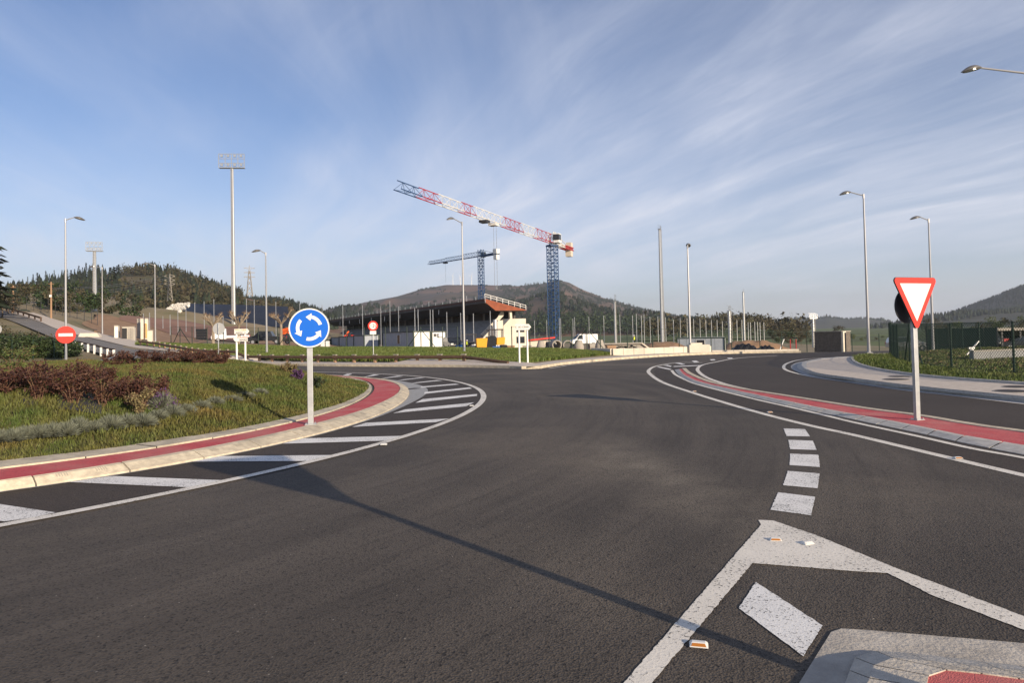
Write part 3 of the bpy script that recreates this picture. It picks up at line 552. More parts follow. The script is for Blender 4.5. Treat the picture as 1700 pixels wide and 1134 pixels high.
mat('pale_kerb', (.58, .53, .45), .85, (.42, .38, .32), 7, bump=.35, bscale=55, tri=((.30, .27, .23), 2.4, .5, .85)); mat('joint', (.085, .078, .070), .9)
def near_island():
    ap = GL([(1250, 1260), (1329, 1134), (1380, 1052), (1397, 1046.5), (1440, 1049), (1700, 1071), (2300, 1120), (3000, 1180)])
    ap = ap[:3] + ap[3:] + [(ap[-1][0], 1.2), (ap[0][0] + .3, 1.2)]
    st = struct(MB().prism(ap[::-1], -.02, .008).build('near_island', 'old_concrete'))
    out = catmull(GL([(1360, 1230), (1392, 1170), (1408, 1134), (1418, 1104), (1437, 1093), (1470, 1091), (1560, 1100), (1700, 1117), (2000, 1150), (2600, 1215)]), 6)
    inn = catmull(GL([(1395, 1230), (1422, 1170), (1441, 1134), (1450, 1106), (1464, 1095.5), (1492, 1093), (1570, 1100.5), (1700, 1115), (2000, 1145), (2600, 1206)], .10), 6)
    n = 22; o2, i2 = resample(out, n + 1), resample(inn, n + 1); flat = [(a[0] + (b[0] - a[0]), a[1] + (b[1] - a[1])) for a, b in zip(o2, i2)]
    ce = np.mean(np.array(i2), axis=0) + np.array([.5, -.6]); in2 = []
    for q in i2:
        d = ce - np.array(q); in2.append(tuple(np.array(q) + d / np.linalg.norm(d) * .22))
    MB().strip([(*q, .010) for q in o2], [(*q, .085) for q in i2]).strip([(*q, .085) for q in i2], [(*q, .09) for q in in2]).build('kerb_bed', 'joint', st)
    for i in range(n):
        mb = MB(); e = lambda a, b, t: (a[0] + (b[0] - a[0]) * t, a[1] + (b[1] - a[1]) * t)
        r = [[(*e(o2[i], o2[i + 1], t), .008) for t in (.03, .97)], [(*e(o2[i], o2[i + 1], t), .03) for t in (.03, .97)], [(*e(i2[i], i2[i + 1], t), .100) for t in (.03, .97)], [(*e(in2[i], in2[i + 1], t), .106) for t in (.03, .97)], [(*e(in2[i], in2[i + 1], t), .02) for t in (.03, .97)]]
        for p, q in zip(r, r[1:]): mb.strip(q, p)
        mb.add([k[0] for k in r], [(0, 1, 2, 3, 4)]); mb.add([k[1] for k in r], [(4, 3, 2, 1, 0)])
        mb.build('kerb_stone', 'pale_kerb', st)
    MB().sheet([tuple(q) for q in in2] + [(in2[-1][0], 1.4), (in2[0][0], 1.4)], .100).build('red_infill', 'red_surfacing', st)
near_island()

# ------------------------------------------------------------------ far pavement, its kerb, the low wall
def far_side():
    w = resample(catmull(far_kerb_w, 4), 60); bk = [(p[0] + o[0], p[1] + o[1], p[2]) for p, o in zip(w, [(.5, 2.6)] * 60)]
    pv = MB(); pv.strip([(x, y, max(z, h(x, y)) + .12) for x, y, z in w], [(x, y, max(z, h(x, y) + .02) + .13) for x, y, z in bk])
    e = resample(catmull([(*q, 0) for q in far_kerb_e], 6), 60); be = [(x - .3, y + 2.0, 0) for x, y, z in e]
    pv.strip([(x, y, .12) for x, y, z in e], [(x, y, .125) for x, y, z in be]); pv.add([(*w[-1][:2], .12), (*e[2][:2], .12), (*be[0][:2], .125), (*bk[-1][:2], .125)], [(0, 1, 2, 3)])
    pv = struct(pv.build('far_pavement', 'paving')); sh = None
    for L_ in (w, e):
        n = int(length(L_) / 1.0); q = resample(L_, n + 1)
        if sh is None: sh = MB().box((0, 0, .06), (.985, .22, .14)).build('kerb_stone', 'cream_concrete', pv); me = sh.data; first = sh
        for i in range(n):
            a, b = Vector(q[i]), Vector(q[i + 1]); o = first if first else bpy.data.objects.new('kerb_stone', me)
            if not first: COL.objects.link(o); o.parent = pv
            first = None; d = b - a; o.location = (a + b) / 2; o.location.z = max(o.location.z, h(o.location.x, o.location.y) + .03) if o.location.z > .02 else 0
            o.rotation_euler = (0, -math.atan2(d.z, math.hypot(d.x, d.y)), math.atan2(d.y, d.x))
    ribbon([(x, y) for x, y, z in resample(catmull([(*q, 0) for q in offset(far_kerb_e, .55)], 6), 60)], .12, .005, 'edge_line', 'paint_line', road, 0)
    # pavement apron along the hill road
    f_ = resample(catmull(far_edge, 4), 40)[14:]; MB().strip([(x, y, z + .10) for x, y, z in f_], [(x + 1.2, y + 3.2, max(h(x + 1.2, y + 3.2), z) + .12) for x, y, z in f_]).build('kerb_apron', 'paving', side_road)
    # low wall
    p = [G(985, 590.5), G(1017, 592.2), G(1060, 591), G(1142, 588.5), G(1180, 587.2)]; wl = thing('retaining_wall', 'long low cream concrete wall behind the far kerb', 'wall', (*p[1], 0))
    p = resample(p, 15)
    for i in range(14):
        a, b = np.array(p[i]), np.array(p[i + 1]); d = b - a; MB().box((*((a + b) / 2 + [.0, .15]), .26), (np.linalg.norm(d) - .02, .3, .55), math.atan2(d[1], d[0])).build('wall_panel', 'pale_concrete', wl, world=True)
    p = [G(1142, 588.2), G(1176, 587.6)]; a, b = np.array(p[0]), np.array(p[1])
    st = thing('concrete_planter', 'stepped cream concrete block beside the lamp post on the low wall', 'block', (*((a + b) / 2), 0)); c = (a + b) / 2; MB().box((c[0], c[1] - .1, .33), (1.4, .7, .66)).box((c[0] - .2, c[1] - .1, .72), (.8, .6, .14)).build('block', 'pale_concrete', st, world=True)
    p = [np.array(G(1182, 587)), np.array(G(1326, 584.8))]; lw = thing('kerb_wall', 'thin low wall running from the container to the red posts', 'wall', (*p[0], 0)); q = resample([tuple(x) for x in p], 9)
    for i in range(8):
        a, b = np.array(q[i]), np.array(q[i + 1]); d = b - a; MB().box((*((a + b) / 2), .1), (np.linalg.norm(d) - .02, .25, .24), math.atan2(d[1], d[0])).build('wall_panel', 'pale_concrete', lw, world=True)
far_side()

# verge banks with grass behind the far pavement
def bank_grass():
    n = 330000; px = rng.uniform(225, 1018, n); t = rng.random(n)
    d0 = np.interp(px, [225, 258, 300, 350, 389, 443, 480, 560, 640, 700, 771, 860, 939, 1018], [68, 65.5, 60.5, 55, 50.6, 47.6, 46.3, 43.5, 41.6, 40.2, 38.6, 36.8, 41.5, 46.8]); d1 = np.interp(px, [225, 300, 443, 560, 771, 860, 939, 1018], [76, 73, 69, 61, 57.5, 51.5, 49, 47.2])
    D = d0 + (d1 - d0) * t; hor = HORIZ - (px - 850) * math.tan(ROLL) + 22; u = (px - 850) / F; v = -(hor - 567) / F + SHIFT * 1700 / F
    d = CR[None] * u[:, None] + CU[None] * v[:, None] + _f; s = D / d[:, 1]; x = d[:, 0] * s; z = hts(x, D); blades('grass', x, D, z, np.full(n, .17), 'verge_grass_blade', .7, .03, 'bright green grass bank behind the wooden guard rail')
bank_grass()

# ------------------------------------------------------------------ draped earthworks
def drape(name, px0, px1, D0, D1, m, dz=.05, n=30, k=16, kind='structure', wob=.0):
    mb = MB(); V = []
    for j in range(k + 1):
        for i in range(n + 1):
            a, b = i / n, j / k; p = px0 + (px1 - px0) * a + wob * 14 * math.sin(b * 9 + px0) * (1 if i in (0, n) else 0); d0 = D0(a) if callable(D0) else D0; d1 = D1(a) if callable(D1) else D1
            D = d0 + (d1 - d0) * b + wob * 2 * math.sin(a * 17 + px0); q = on(p, D, dz); V.append(tuple(q))
    mb.v = V; mb.f = [(j * (n + 1) + i, j * (n + 1) + i + 1, (j + 1) * (n + 1) + i + 1, (j + 1) * (n + 1) + i) for j in range(k) for i in range(n)]
    o = mb.build(name, m, smooth=True); o['kind'] = kind; return o
drape('sandy_bank', 150, 330, lambda a: 82 - 6 * a, lambda a: 118 + 6 * a, 'brown_dirt', wob=1)
drape('red_earth_slope', 205, 410, lambda a: 116 - 20 * a, lambda a: 150 + 12 * a, 'red_earth', .10, wob=.5)
drape('yard', 395, 1130, lambda a: 71 - 8 * min(a * 2, 1), 120, 'brown_dirt', .04, 50, 10)

def fbm(x, y, seed, oct=4):
    r = np.random.default_rng(seed); out = 0; amp = 1.
    for o in range(oct):
        for _ in range(4):
            a = r.uniform(0, 6.28); f_ = 2 ** o * r.uniform(.7, 1.4); out = out + amp * np.sin((x * math.cos(a) + y * math.sin(a)) * f_ + r.uniform(0, 6.28)) / 4
        amp *= .5
    return out
HILLS = {}
def hill(name, sky, Db, Dc, zb, m, rough, seed, nx=140, ny=46, gul=.0, pw=1.0):
    sx, sy = zip(*sky); pxs = np.linspace(sx[0], sx[-1], nx); t = np.r_[np.linspace(0, 1, ny - 6), 1 + np.linspace(.05, .5, 6)]; V = np.empty((ny, nx, 3))
    for i, p in enumerate(pxs):
        yc = float(np.interp(p, sx, sy)); xc, _, zc = AT(p, yc, Dc); k = xc / Dc
        for j, q in enumerate(t):
            D = Db + (Dc - Db) * q; f_ = min(q, 1) ** pw; z = zb + (zc - zb) * f_
            if q > 1: z = zc - (zc - zb) * (q - 1) * 1.4
            V[j, i] = (k * D, D, z)
    s_ = (Dc - Db) / 3.0; nz = fbm(V[..., 0] / s_ * 2, V[..., 1] / s_ * 2, seed); fall = np.clip(t, 0, 1)[:, None]; fall = np.where(t[:, None] <= 1, np.sin(fall * math.pi) ** .8, 0)
    V[..., 2] += nz * rough * fall
    if gul: V[..., 2] -= gul * np.abs(fbm(V[..., 0] / s_ * 5, V[..., 1] / s_ * 1.2, seed + 5, 3)) * fall
    idx = np.arange(nx * ny).reshape(ny, nx); Fq = np.stack([idx[:-1, :-1], idx[:-1, 1:], idx[1:, 1:], idx[1:, :-1]], -1).reshape(-1, 4)
    o = fast(name, V.reshape(-1, 3), Fq, m); o.data.polygons.foreach_set('use_smooth', [True] * len(Fq)); struct(o); HILLS[name] = (V, t, pxs); return o
def hill_at(name, px, q):
    V, t, pxs = HILLS[name]; i = int(np.clip(np.searchsorted(pxs, px), 1, len(pxs) - 1)); a = (px - pxs[i - 1]) / (pxs[i] - pxs[i - 1]); j = int(np.clip(np.searchsorted(t, q), 1, len(t) - 1)); b = (q - t[j - 1]) / (t[j] - t[j - 1])
    return Vector((V[j - 1, i - 1] * (1 - a) + V[j - 1, i] * a) * (1 - b) + Vector(V[j, i - 1] * (1 - a) + V[j, i] * a) * b)
mat('dark_fascia', (.085, .035, .025), .7)
mat('hill_scrub', (.115, .085, .045), .95, (.065, .070, .026), .035, bump=.3, bscale=.4, tri=((.20, .095, .055), .011, .50, .62))
mat('mountain', (.036, .034, .022), .95, (.080, .057, .038), .012, detail=8, bump=.5, bscale=.05, tri=((.150, .088, .060), .0042, .44, .60), thr=(.38, .62))
mat('far_mountain', (.022, .030, .022), .95, (.048, .048, .030), .006, detail=7, tri=((.08, .075, .05), .0025, .52, .66))
hill('left_hill', [(-420, 440), (-200, 455), (-40, 474), (20, 480), (70, 472), (120, 462), (160, 456), (210, 452), (250, 450), (285, 452), (310, 462), (340, 474), (370, 486), (400, 493), (440, 502), (480, 512), (520, 530)], 185, 560, 2, 'hill_scrub', 5, 3, gul=4)
hill('pine_ridge', [(330, 500), (400, 506), (440, 505), (480, 510), (520, 523), (560, 540), (600, 560)], 400, 900, -2, 'mountain', 6, 9, nx=70, ny=26)
hill('mountain', [(430, 548), (500, 532), (545, 519), (600, 503), (660, 492), (700, 480), (740, 473), (800, 473), (860, 475), (900, 471), (926, 465), (945, 469), (965, 480), (1000, 494), (1050, 509), (1100, 521), (1150, 529), (1200, 534), (1260, 541), (1330, 552)], 700, 2600, -3, 'mountain', 34, 21, nx=220, ny=70, gul=55)
hill('pasture_hill', [(1060, 560), (1110, 551), (1160, 541), (1200, 536), (1240, 535), (1275, 541), (1300, 548), (1340, 558)], 260, 640, -2, 'pasture', 3, 33, nx=60, ny=24)
hill('blue_hills', [(1220, 552), (1290, 543), (1318, 534), (1350, 536), (1375, 531), (1400, 536), (1440, 534), (1468, 537), (1500, 545), (1560, 552)], 1800, 3600, -3, 'far_mountain', 20, 41, nx=90, ny=26)
hill('right_mountain', [(1430, 556), (1480, 546), (1540, 533), (1570, 524), (1610, 509), (1650, 495), (1700, 475), (1800, 440), (1950, 410), (2200, 395), (2500, 420)], 900, 2200, -3, 'far_mountain', 30, 51, nx=150, ny=50, gul=40)

# ------------------------------------------------------------------ trees
def conifer_mesh(H, W, seed, whorls=13, per=9, card=.9):
    r = np.random.default_rng(seed); P = []; S = []; A = []
    for w in range(whorls):
        f_ = w / (whorls - 1); z = H * (.16 + .82 * f_); rad = W * (1 - f_) ** .85 * r.uniform(.75, 1.15) + .05 * W
        for b in range(max(3, int(per * (1 - .6 * f_)))):
            a = r.uniform(0, 6.28)
            for s in np.linspace(.15, 1, 4):
                P.append((math.cos(a) * rad * s, math.sin(a) * rad * s, z - rad * s * .28 + r.normal() * .05 * H / 10)); S.append(card * W * (.34 - .14 * s) * r.uniform(.7, 1.3)); A.append(a + r.normal() * .3)
    P = np.array(P); S = np.array(S); A = np.array(A); n = len(P); t = r.uniform(-.6, .6, n)
    ax = np.c_[np.cos(A), np.sin(A), -.35 + r.normal(size=n) * .25]; bx = np.c_[-np.sin(A) * np.cos(t), np.cos(A) * np.cos(t), np.sin(t)]
    V = np.stack([P - ax * S[:, None], P + bx * S[:, None] * .7, P + ax * S[:, None], P - bx * S[:, None] * .7], 1).reshape(-1, 3)
    return V, np.arange(n * 4).reshape(-1, 4)
def to_mesh(name, V, Fq, m):
    me = bpy.data.meshes.new(name); me.from_pydata([tuple(v) for v in V], [], [tuple(f_) for f_ in Fq]); me.materials.append(MATS[m]); return me
CON = []
for i in range(5):
    V, Fq = conifer_mesh(10, [1.9, 2.3, 1.6, 2.6, 2.0][i], 50 + i); tr = MB().cyl((0, 0, -.6), (0, 0, 9.6), .22, .03, 6); tm = bpy.data.meshes.new('trunk'); tm.from_pydata(tr.v, [], tr.f); tm.materials.append(MATS['bark'])
    CON.append((to_mesh('crown', V, Fq, 'conifer_needles' if i != 2 else 'young_conifer'), tm))
def conifer(loc, H, label, group, var=None, wide=1.):
    k = random.randrange(5) if var is None else var; o = thing('conifer_tree', label, 'tree', tuple(loc), random.uniform(0, 6), group); s = H / 10; o.scale = (s * wide, s * wide, s)
    for nm, me in zip(('crown', 'trunk'), CON[k]): c = bpy.data.objects.new(nm, me); COL.objects.link(c); c.parent = o
    return o
sk = sorted([22, 30, 38, 46, 55, 62, 68, 76, 82, 90, 97, 103, 112, 118, 124, 131, 137, 143, 149, 155, 162, 186, 226, 233, 240, 247, 252, 258, 266, 272, 278, 284, 291, 297, 320, 333, 345, 352, 360, 368, 376])
for i, p in enumerate(sk):
    q = .97 + random.uniform(-.05, .03); hgt = random.uniform(7, 12) if p < 170 else (random.uniform(5, 9) if p < 300 else random.uniform(7, 11))
    conifer(hill_at('left_hill', p, q), hgt, 'dark conifer on the skyline of the left hill', 'conifers along the left hill skyline')
for i, p in enumerate([186, 190, 194, 183, 189, 197]):
    conifer(hill_at('left_hill', p, .50 + .07 * i), 15 - i, f'{ordn(i)} tall dark conifer before the reddish clearing counted from the front', 'dark conifers at the reddish clearing')
def stuff_trees(name, hn, cells, m, label, cat='forest', hh=(6, 10), ww=.24, kind='cone'):
    """woods that read as one mass: many small pointed or round crowns in one mesh"""
    base = []
    for (p0, p1, q0, q1, n) in cells:
        for _ in range(n): base.append(hill_at(hn, random.uniform(p0, p1), random.uniform(q0, q1)))
    V = []; Fq = []; o = 0
    for b in base:
        H = random.uniform(*hh); W = H * ww * random.uniform(.8, 1.25); k = 5 if kind == 'cone' else 6; a0 = random.uniform(0, 6)
        if kind == 'cone':
            for (z0, z1, rr) in ((.02, .62, 1.), (.38, 1., .68)):
                ring = [(b.x + W * rr * random.uniform(.7, 1.2) * math.cos(a0 + 6.283 * i / k), b.y + W * rr * random.uniform(.7, 1.2) * math.sin(a0 + 6.283 * i / k), b.z + H * (z0 + random.uniform(-.04, .04))) for i in range(k)]
                V += ring + [(b.x, b.y, b.z + H * z1)]; Fq += [(o + i, o + (i + 1) % k, o + k) for i in range(k)]; o += k + 1
        else:
            c = np.array([b.x, b.y, b.z + H * .55]) + rng.normal(size=(34, 1, 3)) * [W * .5, W * .5, H * .2]; t = (c + rng.normal(size=(34, 3, 3)) * (W * .20)).reshape(-1, 3)
            V += [tuple(q) for q in t]; Fq += [(o + 3 * i, o + 3 * i + 1, o + 3 * i + 2) for i in range(34)]; o += 102
    ob = fast(name, np.array(V), np.array(Fq), m, None, 'stuff', 3); return tag(ob, label, cat)
stuff_trees('conifer_wood', 'left_hill', [(10, 175, .55, .98, 300), (-380, 10, .4, .98, 260), (20, 175, .02, .55, 420), (180, 200, .2, .8, 80), (262, 400, .45, .97, 200), (225, 262, .9, .98, 40), (150, 420, .12, .45, 110)], 'conifer_needles', 'dark conifer wood covering the left hill', hh=(5, 10))
stuff_trees('bare_wood', 'left_hill', [(275, 400, .30, .97, 520), (200, 262, .86, .97, 70), (200, 262, .25, .42, 90), (30, 200, .0, .6, 330), (180, 300, .0, .25, 260), (-380, 30, .1, .6, 250), (250, 480, .10, .6, 260)], 'bare_wood_canopy', 'brown leafless wood covering the right flank of the left hill', hh=(5, 9), ww=.34, kind='round')
stuff_trees('ridge_wood', 'pine_ridge', [(400, 560, .45, 1.0, 620), (340, 420, .4, 1.0, 150)], 'conifer_needles', 'dense dark conifer wood on the low ridge behind the net poles', hh=(9, 15), ww=.22)
def mountain_cells(n):
    out = []; clear = [(948, .93, 16, .09), (965, .80, 22, .05), (975, .62, 45, .07), (930, .48, 30, .08), (1010, .50, 40, .05), (1060, .7, 30, .04), (1100, .8, 40, .04), (700, .75, 70, .12), (640, .7, 50, .1), (760, .55, 60, .1), (800, .88, 40, .06)]
    for _ in range(n):
        p = random.uniform(540, 1200); q = random.uniform(.04, 1.0); w = .72 if p > 835 else (.6 if q < .35 else .08 + .3 * (math.sin(p * .05 + q * 11) > .5))
        for a, b, ra, rb in clear:
            if ((p - a) / ra) ** 2 + ((q - b) / rb) ** 2 < 1: w *= .10
        w *= .5 + .5 * math.sin(p * .11 + 6 * q) * math.sin(q * 23 - p * .03)
        if random.random() < w * 1.25: out.append((p - 2, p + 2, max(q - .012, 0), min(q + .012, 1.0), 5))
    return out
stuff_trees('mountain_forest', 'mountain', mountain_cells(9000), 'conifer_needles', 'dark pine plantations patching the brown mountain behind the cranes', hh=(3.6, 7), ww=.42)
stuff_trees('foothill_wood', 'mountain', [(900, 1180, 0, .06, 500), (520, 900, 0, .05, 300)], 'hedge_leaf', 'dark wood along the foot of the mountain', hh=(9, 16), ww=.35, kind='round')
stuff_trees('mountain_ridge_pines', 'mountain', [(p, p + 5, .985, 1.0, 3) for p in range(870, 925, 4)] + [(p, p + 6, .985, 1.0, 2) for p in range(1010, 1170, 5)], 'conifer_needles', 'thin line of pines along the mountain ridge', hh=(7, 12), ww=.2)
stuff_trees('right_forest', 'right_mountain', [(1440, 1760, .2, 1.0, 4500), (1760, 2400, .3, 1., 1500)], 'conifer_needles', 'hazy forest on the right hand mountain', hh=(7, 12), ww=.3)
stuff_trees('far_forest', 'blue_hills', [(1290, 1480, .5, 1.0, 1300)], 'conifer_needles', 'blue wooded far hills beyond the timber hut', hh=(14, 24), ww=.4)
stuff_trees('pasture_copse', 'pasture_hill', [(1185, 1215, .93, 1.0, 60), (1215, 1300, .85, 1.0, 90), (1100, 1180, .92, 1.0, 50), (1070, 1340, .05, .35, 160)], 'bare_wood_canopy', 'copses dotting the green pasture hill', hh=(5, 10), ww=.4, kind='round')
def broad_tree(px, D, py_top, m, label, group, spread=.42):
    b = on(px, D); H = top_of(px, py_top, D) - b.z; o = thing('broadleaf_tree', label, 'tree', tuple(b), 0, group); W = H * spread
    t = MB().cyl((0, 0, -.3), (0, 0, H * .55), .03 * H, .012 * H, 6)
    for k in range(6): a = random.uniform(0, 6.28); t.cyl((0, 0, H * random.uniform(.25, .5)), (math.cos(a) * W * .7, math.sin(a) * W * .7, H * random.uniform(.6, .9)), .012 * H, .004 * H, 4)
    t.build('trunk', 'bark', o)
    bl = [(random.gauss(0, W * .45), random.gauss(0, W * .45), H * random.uniform(.38, .9), W * .42, W * .42, H * .14, 90) for _ in range(11)]
    leafcloud('crown', bl, H * .028, m, o); return o
for i, (p, D, y) in enumerate([(1283, 210, 546), (1294, 190, 544), (1304, 205, 538), (1315, 180, 541), (1326, 200, 544), (1338, 185, 547), (1290, 150, 556), (1310, 145, 557), (1330, 150, 559), (1345, 160, 560)]):
    broad_tree(p, D, y, 'bare_wood_canopy' if i % 3 else 'hedge_leaf', f'{ordn(i)} bushy tree of the dark clump left of the timber hut', 'trees left of the timber hut')
for i, (p, D, y) in enumerate([(1392, 240, 541), (1415, 210, 553), (1440, 220, 556), (1465, 230, 557), (1402, 200, 556), (1430, 190, 559), (1455, 200, 560)]):
    broad_tree(p, D, y, 'spring_leaf' if i % 2 else 'bare_wood_canopy', f'{ordn(i)} low tree in the row between the timber hut and the green fence', 'trees right of the timber hut')
for i, (p, D, y) in enumerate([(1550, 200, 528), (1590, 190, 534), (1630, 170, 534), (1655, 180, 525), (1690, 160, 527), (1720, 170, 522), (1575, 230, 530)]):
    broad_tree(p, D, y, 'spring_leaf' if i % 2 else 'bare_wood_canopy', f'{ordn(i)} pale leafing tree behind the low shed at the right', 'trees behind the low shed', .5)
conifer(on(-20, 96), top_of(-20, 372, 96) - on(-20, 96).z, 'tall dark conifer at the left edge of the view above the hill road', None, 1, 1.25)
conifer(on(-40, 104), 11, 'second dark conifer behind the one at the left edge', None, 3, 1.4)
for i, (p, D, y) in enumerate([(4, 100, 478), (14, 106, 482)]):
    broad_tree(p, D, y, 'bare_wood_canopy', ['brown bare bush at the left edge above the hill road', 'brown bare bush just right of the one at the left edge'][i], None, .7)

def pollard(px, D, yt, label):
    b = on(px, D); H = top_of(px, yt, D) - b.z; o = thing('pollarded_plane_tree', label, 'tree', tuple(b), random.uniform(0, 6)); t = MB().cyl((0, 0, -.3), (0, 0, H * .52), .2, .15, 8); ends = []
    for k in range(8):
        a = k * .785 + random.uniform(-.3, .3); e = Vector((math.cos(a) * H * .24, math.sin(a) * H * .24, H * random.uniform(.66, .84))); mid = Vector((math.cos(a) * H * .1, math.sin(a) * H * .1, H * .6)); t.cyl((0, 0, H * .5), mid, .11, .09, 6).cyl(mid, e, .09, .07, 6).ball(e, .13, 6, 4); ends.append(e)
    t.build('trunk', 'plane_bark', o); tw = MB()
    for e in ends:
        for _ in range(26):
            d = Vector((random.gauss(0, 1), random.gauss(0, 1), abs(random.gauss(0, 1)) + .1)).normalized() * random.uniform(.3, .8) * H * .14; tw.cyl(e, e + d, .022, .008, 3, False)
    tw.build('twigs', 'twig', o, kind='stuff')
for p, D, y, l in ((354, 82, 513, 'pollarded plane tree behind the round sign seen from the back'), (397, 84, 509, 'pollarded plane tree standing before the tall floodlight mast'), (467, 84, 503, 'pollarded plane tree beside the dark pickup'), (1560, 0, 0, '')):
    if D: pollard(p, D, y, l)

# ------------------------------------------------------------------ roundabout planting
def shrub(px, py, W, H, m, label, cat='shrub', name='purple_shrub', group=None, n=900, leaf=.035, dry=False):
    # pixel column with distance py
    x, y, _ = AT(px, HORIZ, py); z = float(mound_z(np.array([x]), np.array([y]))[0][0]); o = thing(name, label, cat, (x, y, z - .02), 0, group); st = MB(); bl = []
    for k in range(11):
        a = random.uniform(0, 6.28); r = random.uniform(.1, 1) * W * .5; e = Vector((math.cos(a) * r, math.sin(a) * r, H * random.uniform(.55, 1.0))); c = Vector((e.x * .35, e.y * .35, e.z * .5)); st.cyl((e.x * .1, e.y * .1, -.05), c, .012, .009, 4, False).cyl(c, e, .009, .003, 4, False)
        for q in (.35, .55, .75, .95): 
            pnt = c.lerp(e, q) if q > .4 else e * .4; bl.append((pnt.x, pnt.y, pnt.z, W * .13, W * .13, H * .12, n / 44))
            for _ in range(2): d = Vector((random.gauss(0, .1), random.gauss(0, .1), random.uniform(.02, .14))) * W; st.cyl(pnt, pnt + d, .004, .002, 3, False)
    st.build('stems', 'shrub_twig', o); leafcloud('foliage', bl, leaf, m, o, up=.4)
    return o
front = [(-45, 12.5, 1.2, .75), (5, 12.0, 1.1, .72), (38, 12.6, 1.0, .6), (62, 11.9, .95, .98), (92, 12.4, .85, .82), (120, 12.0, .95, .86), (142, 12.8, .75, .92), (168, 12.2, .9, .95), (196, 12.8, .8, .92), (218, 12.4, .8, .72), (246, 12.7, .8, .84), (262, 13.0, .6, .60)]
for i, (p, D, W, H) in enumerate(front):
    shrub(p, D, W, H * .74, 'purple_leaf', ('purple leaved shrub just outside the left edge of the mound planting' if i == 0 else f'{ordn(i - 1)} dark purple leaved shrub from the left in the front bed'), group='purple shrubs of the front bed', n=1050, leaf=.024)
shrub(231, 12.0, .55, .5, 'dry_leaf', 'dry straw coloured shrub among the purple shrubs', name='dry_shrub', n=1000, leaf=.022)
back = [(196, 22, 1.0, .75), (214, 23, 1.2, .8), (238, 22.5, 1.2, .9), (262, 23, 1.2, .75), (285, 22.5, 1.3, .8), (310, 23, 1.3, .85), (330, 22.5, 1.2, .8), (352, 23, 1.2, .78), (368, 22.5, 1.0, .6)]
for i, (p, D, W, H) in enumerate(back): shrub(p, D, W * .9, H * .66, 'purple_leaf', f'{ordn(i)} purple shrub from the left in the row on the mound crest', group='purple shrubs along the mound crest', n=700, leaf=.032)
for p, D, W, H, m, l in ((480, 20.5, .7, .40, 'dry_leaf', 'brown heather like bush just left of the blue sign'), (497, 19.5, .5, .34, 'purple_flower', 'small dark purple bush at the foot of the grass behind the blue sign'), (525, 18.5, .6, .36, 'hedge_leaf', 'green low bush just right of the blue sign post'), (22, 19, 1.1, .75, 'spring_leaf', 'yellow green bush at the left end of the steel guard rail')):
    shrub(p, D, W, H, m, l, name='low_bush', n=900, leaf=.03)
def lavender(px, D, W, H, label, flower=False, group='lavender clumps along the mound'):
    x, y, _ = AT(px, HORIZ, D); z = float(mound_z(np.array([x]), np.array([y]))[0][0]); o = thing('lavender_clump', label, 'plant', (x, y, z), 0, group); n = 1300
    a = rng.uniform(0, 6.28, n); e = np.arccos(rng.uniform(.05, 1, n)); d = np.c_[np.cos(a) * np.sin(e), np.sin(a) * np.sin(e), np.cos(e)] * rng.uniform(.7, 1.05, n)[:, None] * [W / 2, W / 2, H]; b = d * [.25, .25, .1]; s = np.cross(d, rng.normal(size=(n, 3))); s /= np.linalg.norm(s, axis=1)[:, None]; s *= .0055
    m_ = (b + d) / 2 + [0, 0, .02]; V = np.stack([b - s * .4, m_ + s, d, m_ - s], 1).reshape(-1, 3); fast('leaves', V, np.arange(n * 4).reshape(-1, 4), 'lavender_leaf', o)
    if flower:
        k = rng.choice(n, 200); P = d[k] * 1.06; V, Fq = leafmesh(P, .03, .4, 2.); fast('flowers', V, Fq, 'purple_flower', o, 'stuff')
lavs = [(-30, 9.9), (0, 10.0), (22, 10.1), (44, 10.25), (66, 10.35), (88, 10.45), (110, 10.55), (131, 10.75), (156, 10.9), (183, 11.1), (212, 11.35), (236, 11.5), (262, 12.0), (285, 12.3), (308, 12.7), (332, 13.2), (356, 13.8), (382, 14.5), (405, 15.2), (430, 16)]
for i, (p, D) in enumerate(lavs): lavender(p, D, random.uniform(.42, .58), random.uniform(.2, .30) * (1 if i < 16 else .75), f'{ordn(i)} grey green lavender clump from the left in the mound row', False)
lavender(268, 12.6, .6, .38, 'lavender clump in purple flower beside the purple shrubs', True, None)
for (p0, p1, D0, D1, l) in ((95, 168, 11.6, 12.8, 'dark weed cloth showing under the middle of the front purple shrubs'), (30, 62, 11.6, 12.3, 'smaller dark weed cloth patch under the left purple shrubs')):
    cl = MB()
    for j in range(7):
        for i in range(11): p = p0 + (p1 - p0) * i / 10; D = D0 + (D1 - D0) * j / 6; x, y, _ = AT(p, HORIZ, D); cl.v.append((x, y, float(mound_z(np.array([x]), np.array([y]))[0][0]) + .045))
    cl.f = [(j * 11 + i, j * 11 + i + 1, j * 11 + i + 12, j * 11 + i + 11) for j in range(6) for i in range(10)]; tag(cl.build('weed_cloth', 'weed_cloth'), l, 'ground cloth')

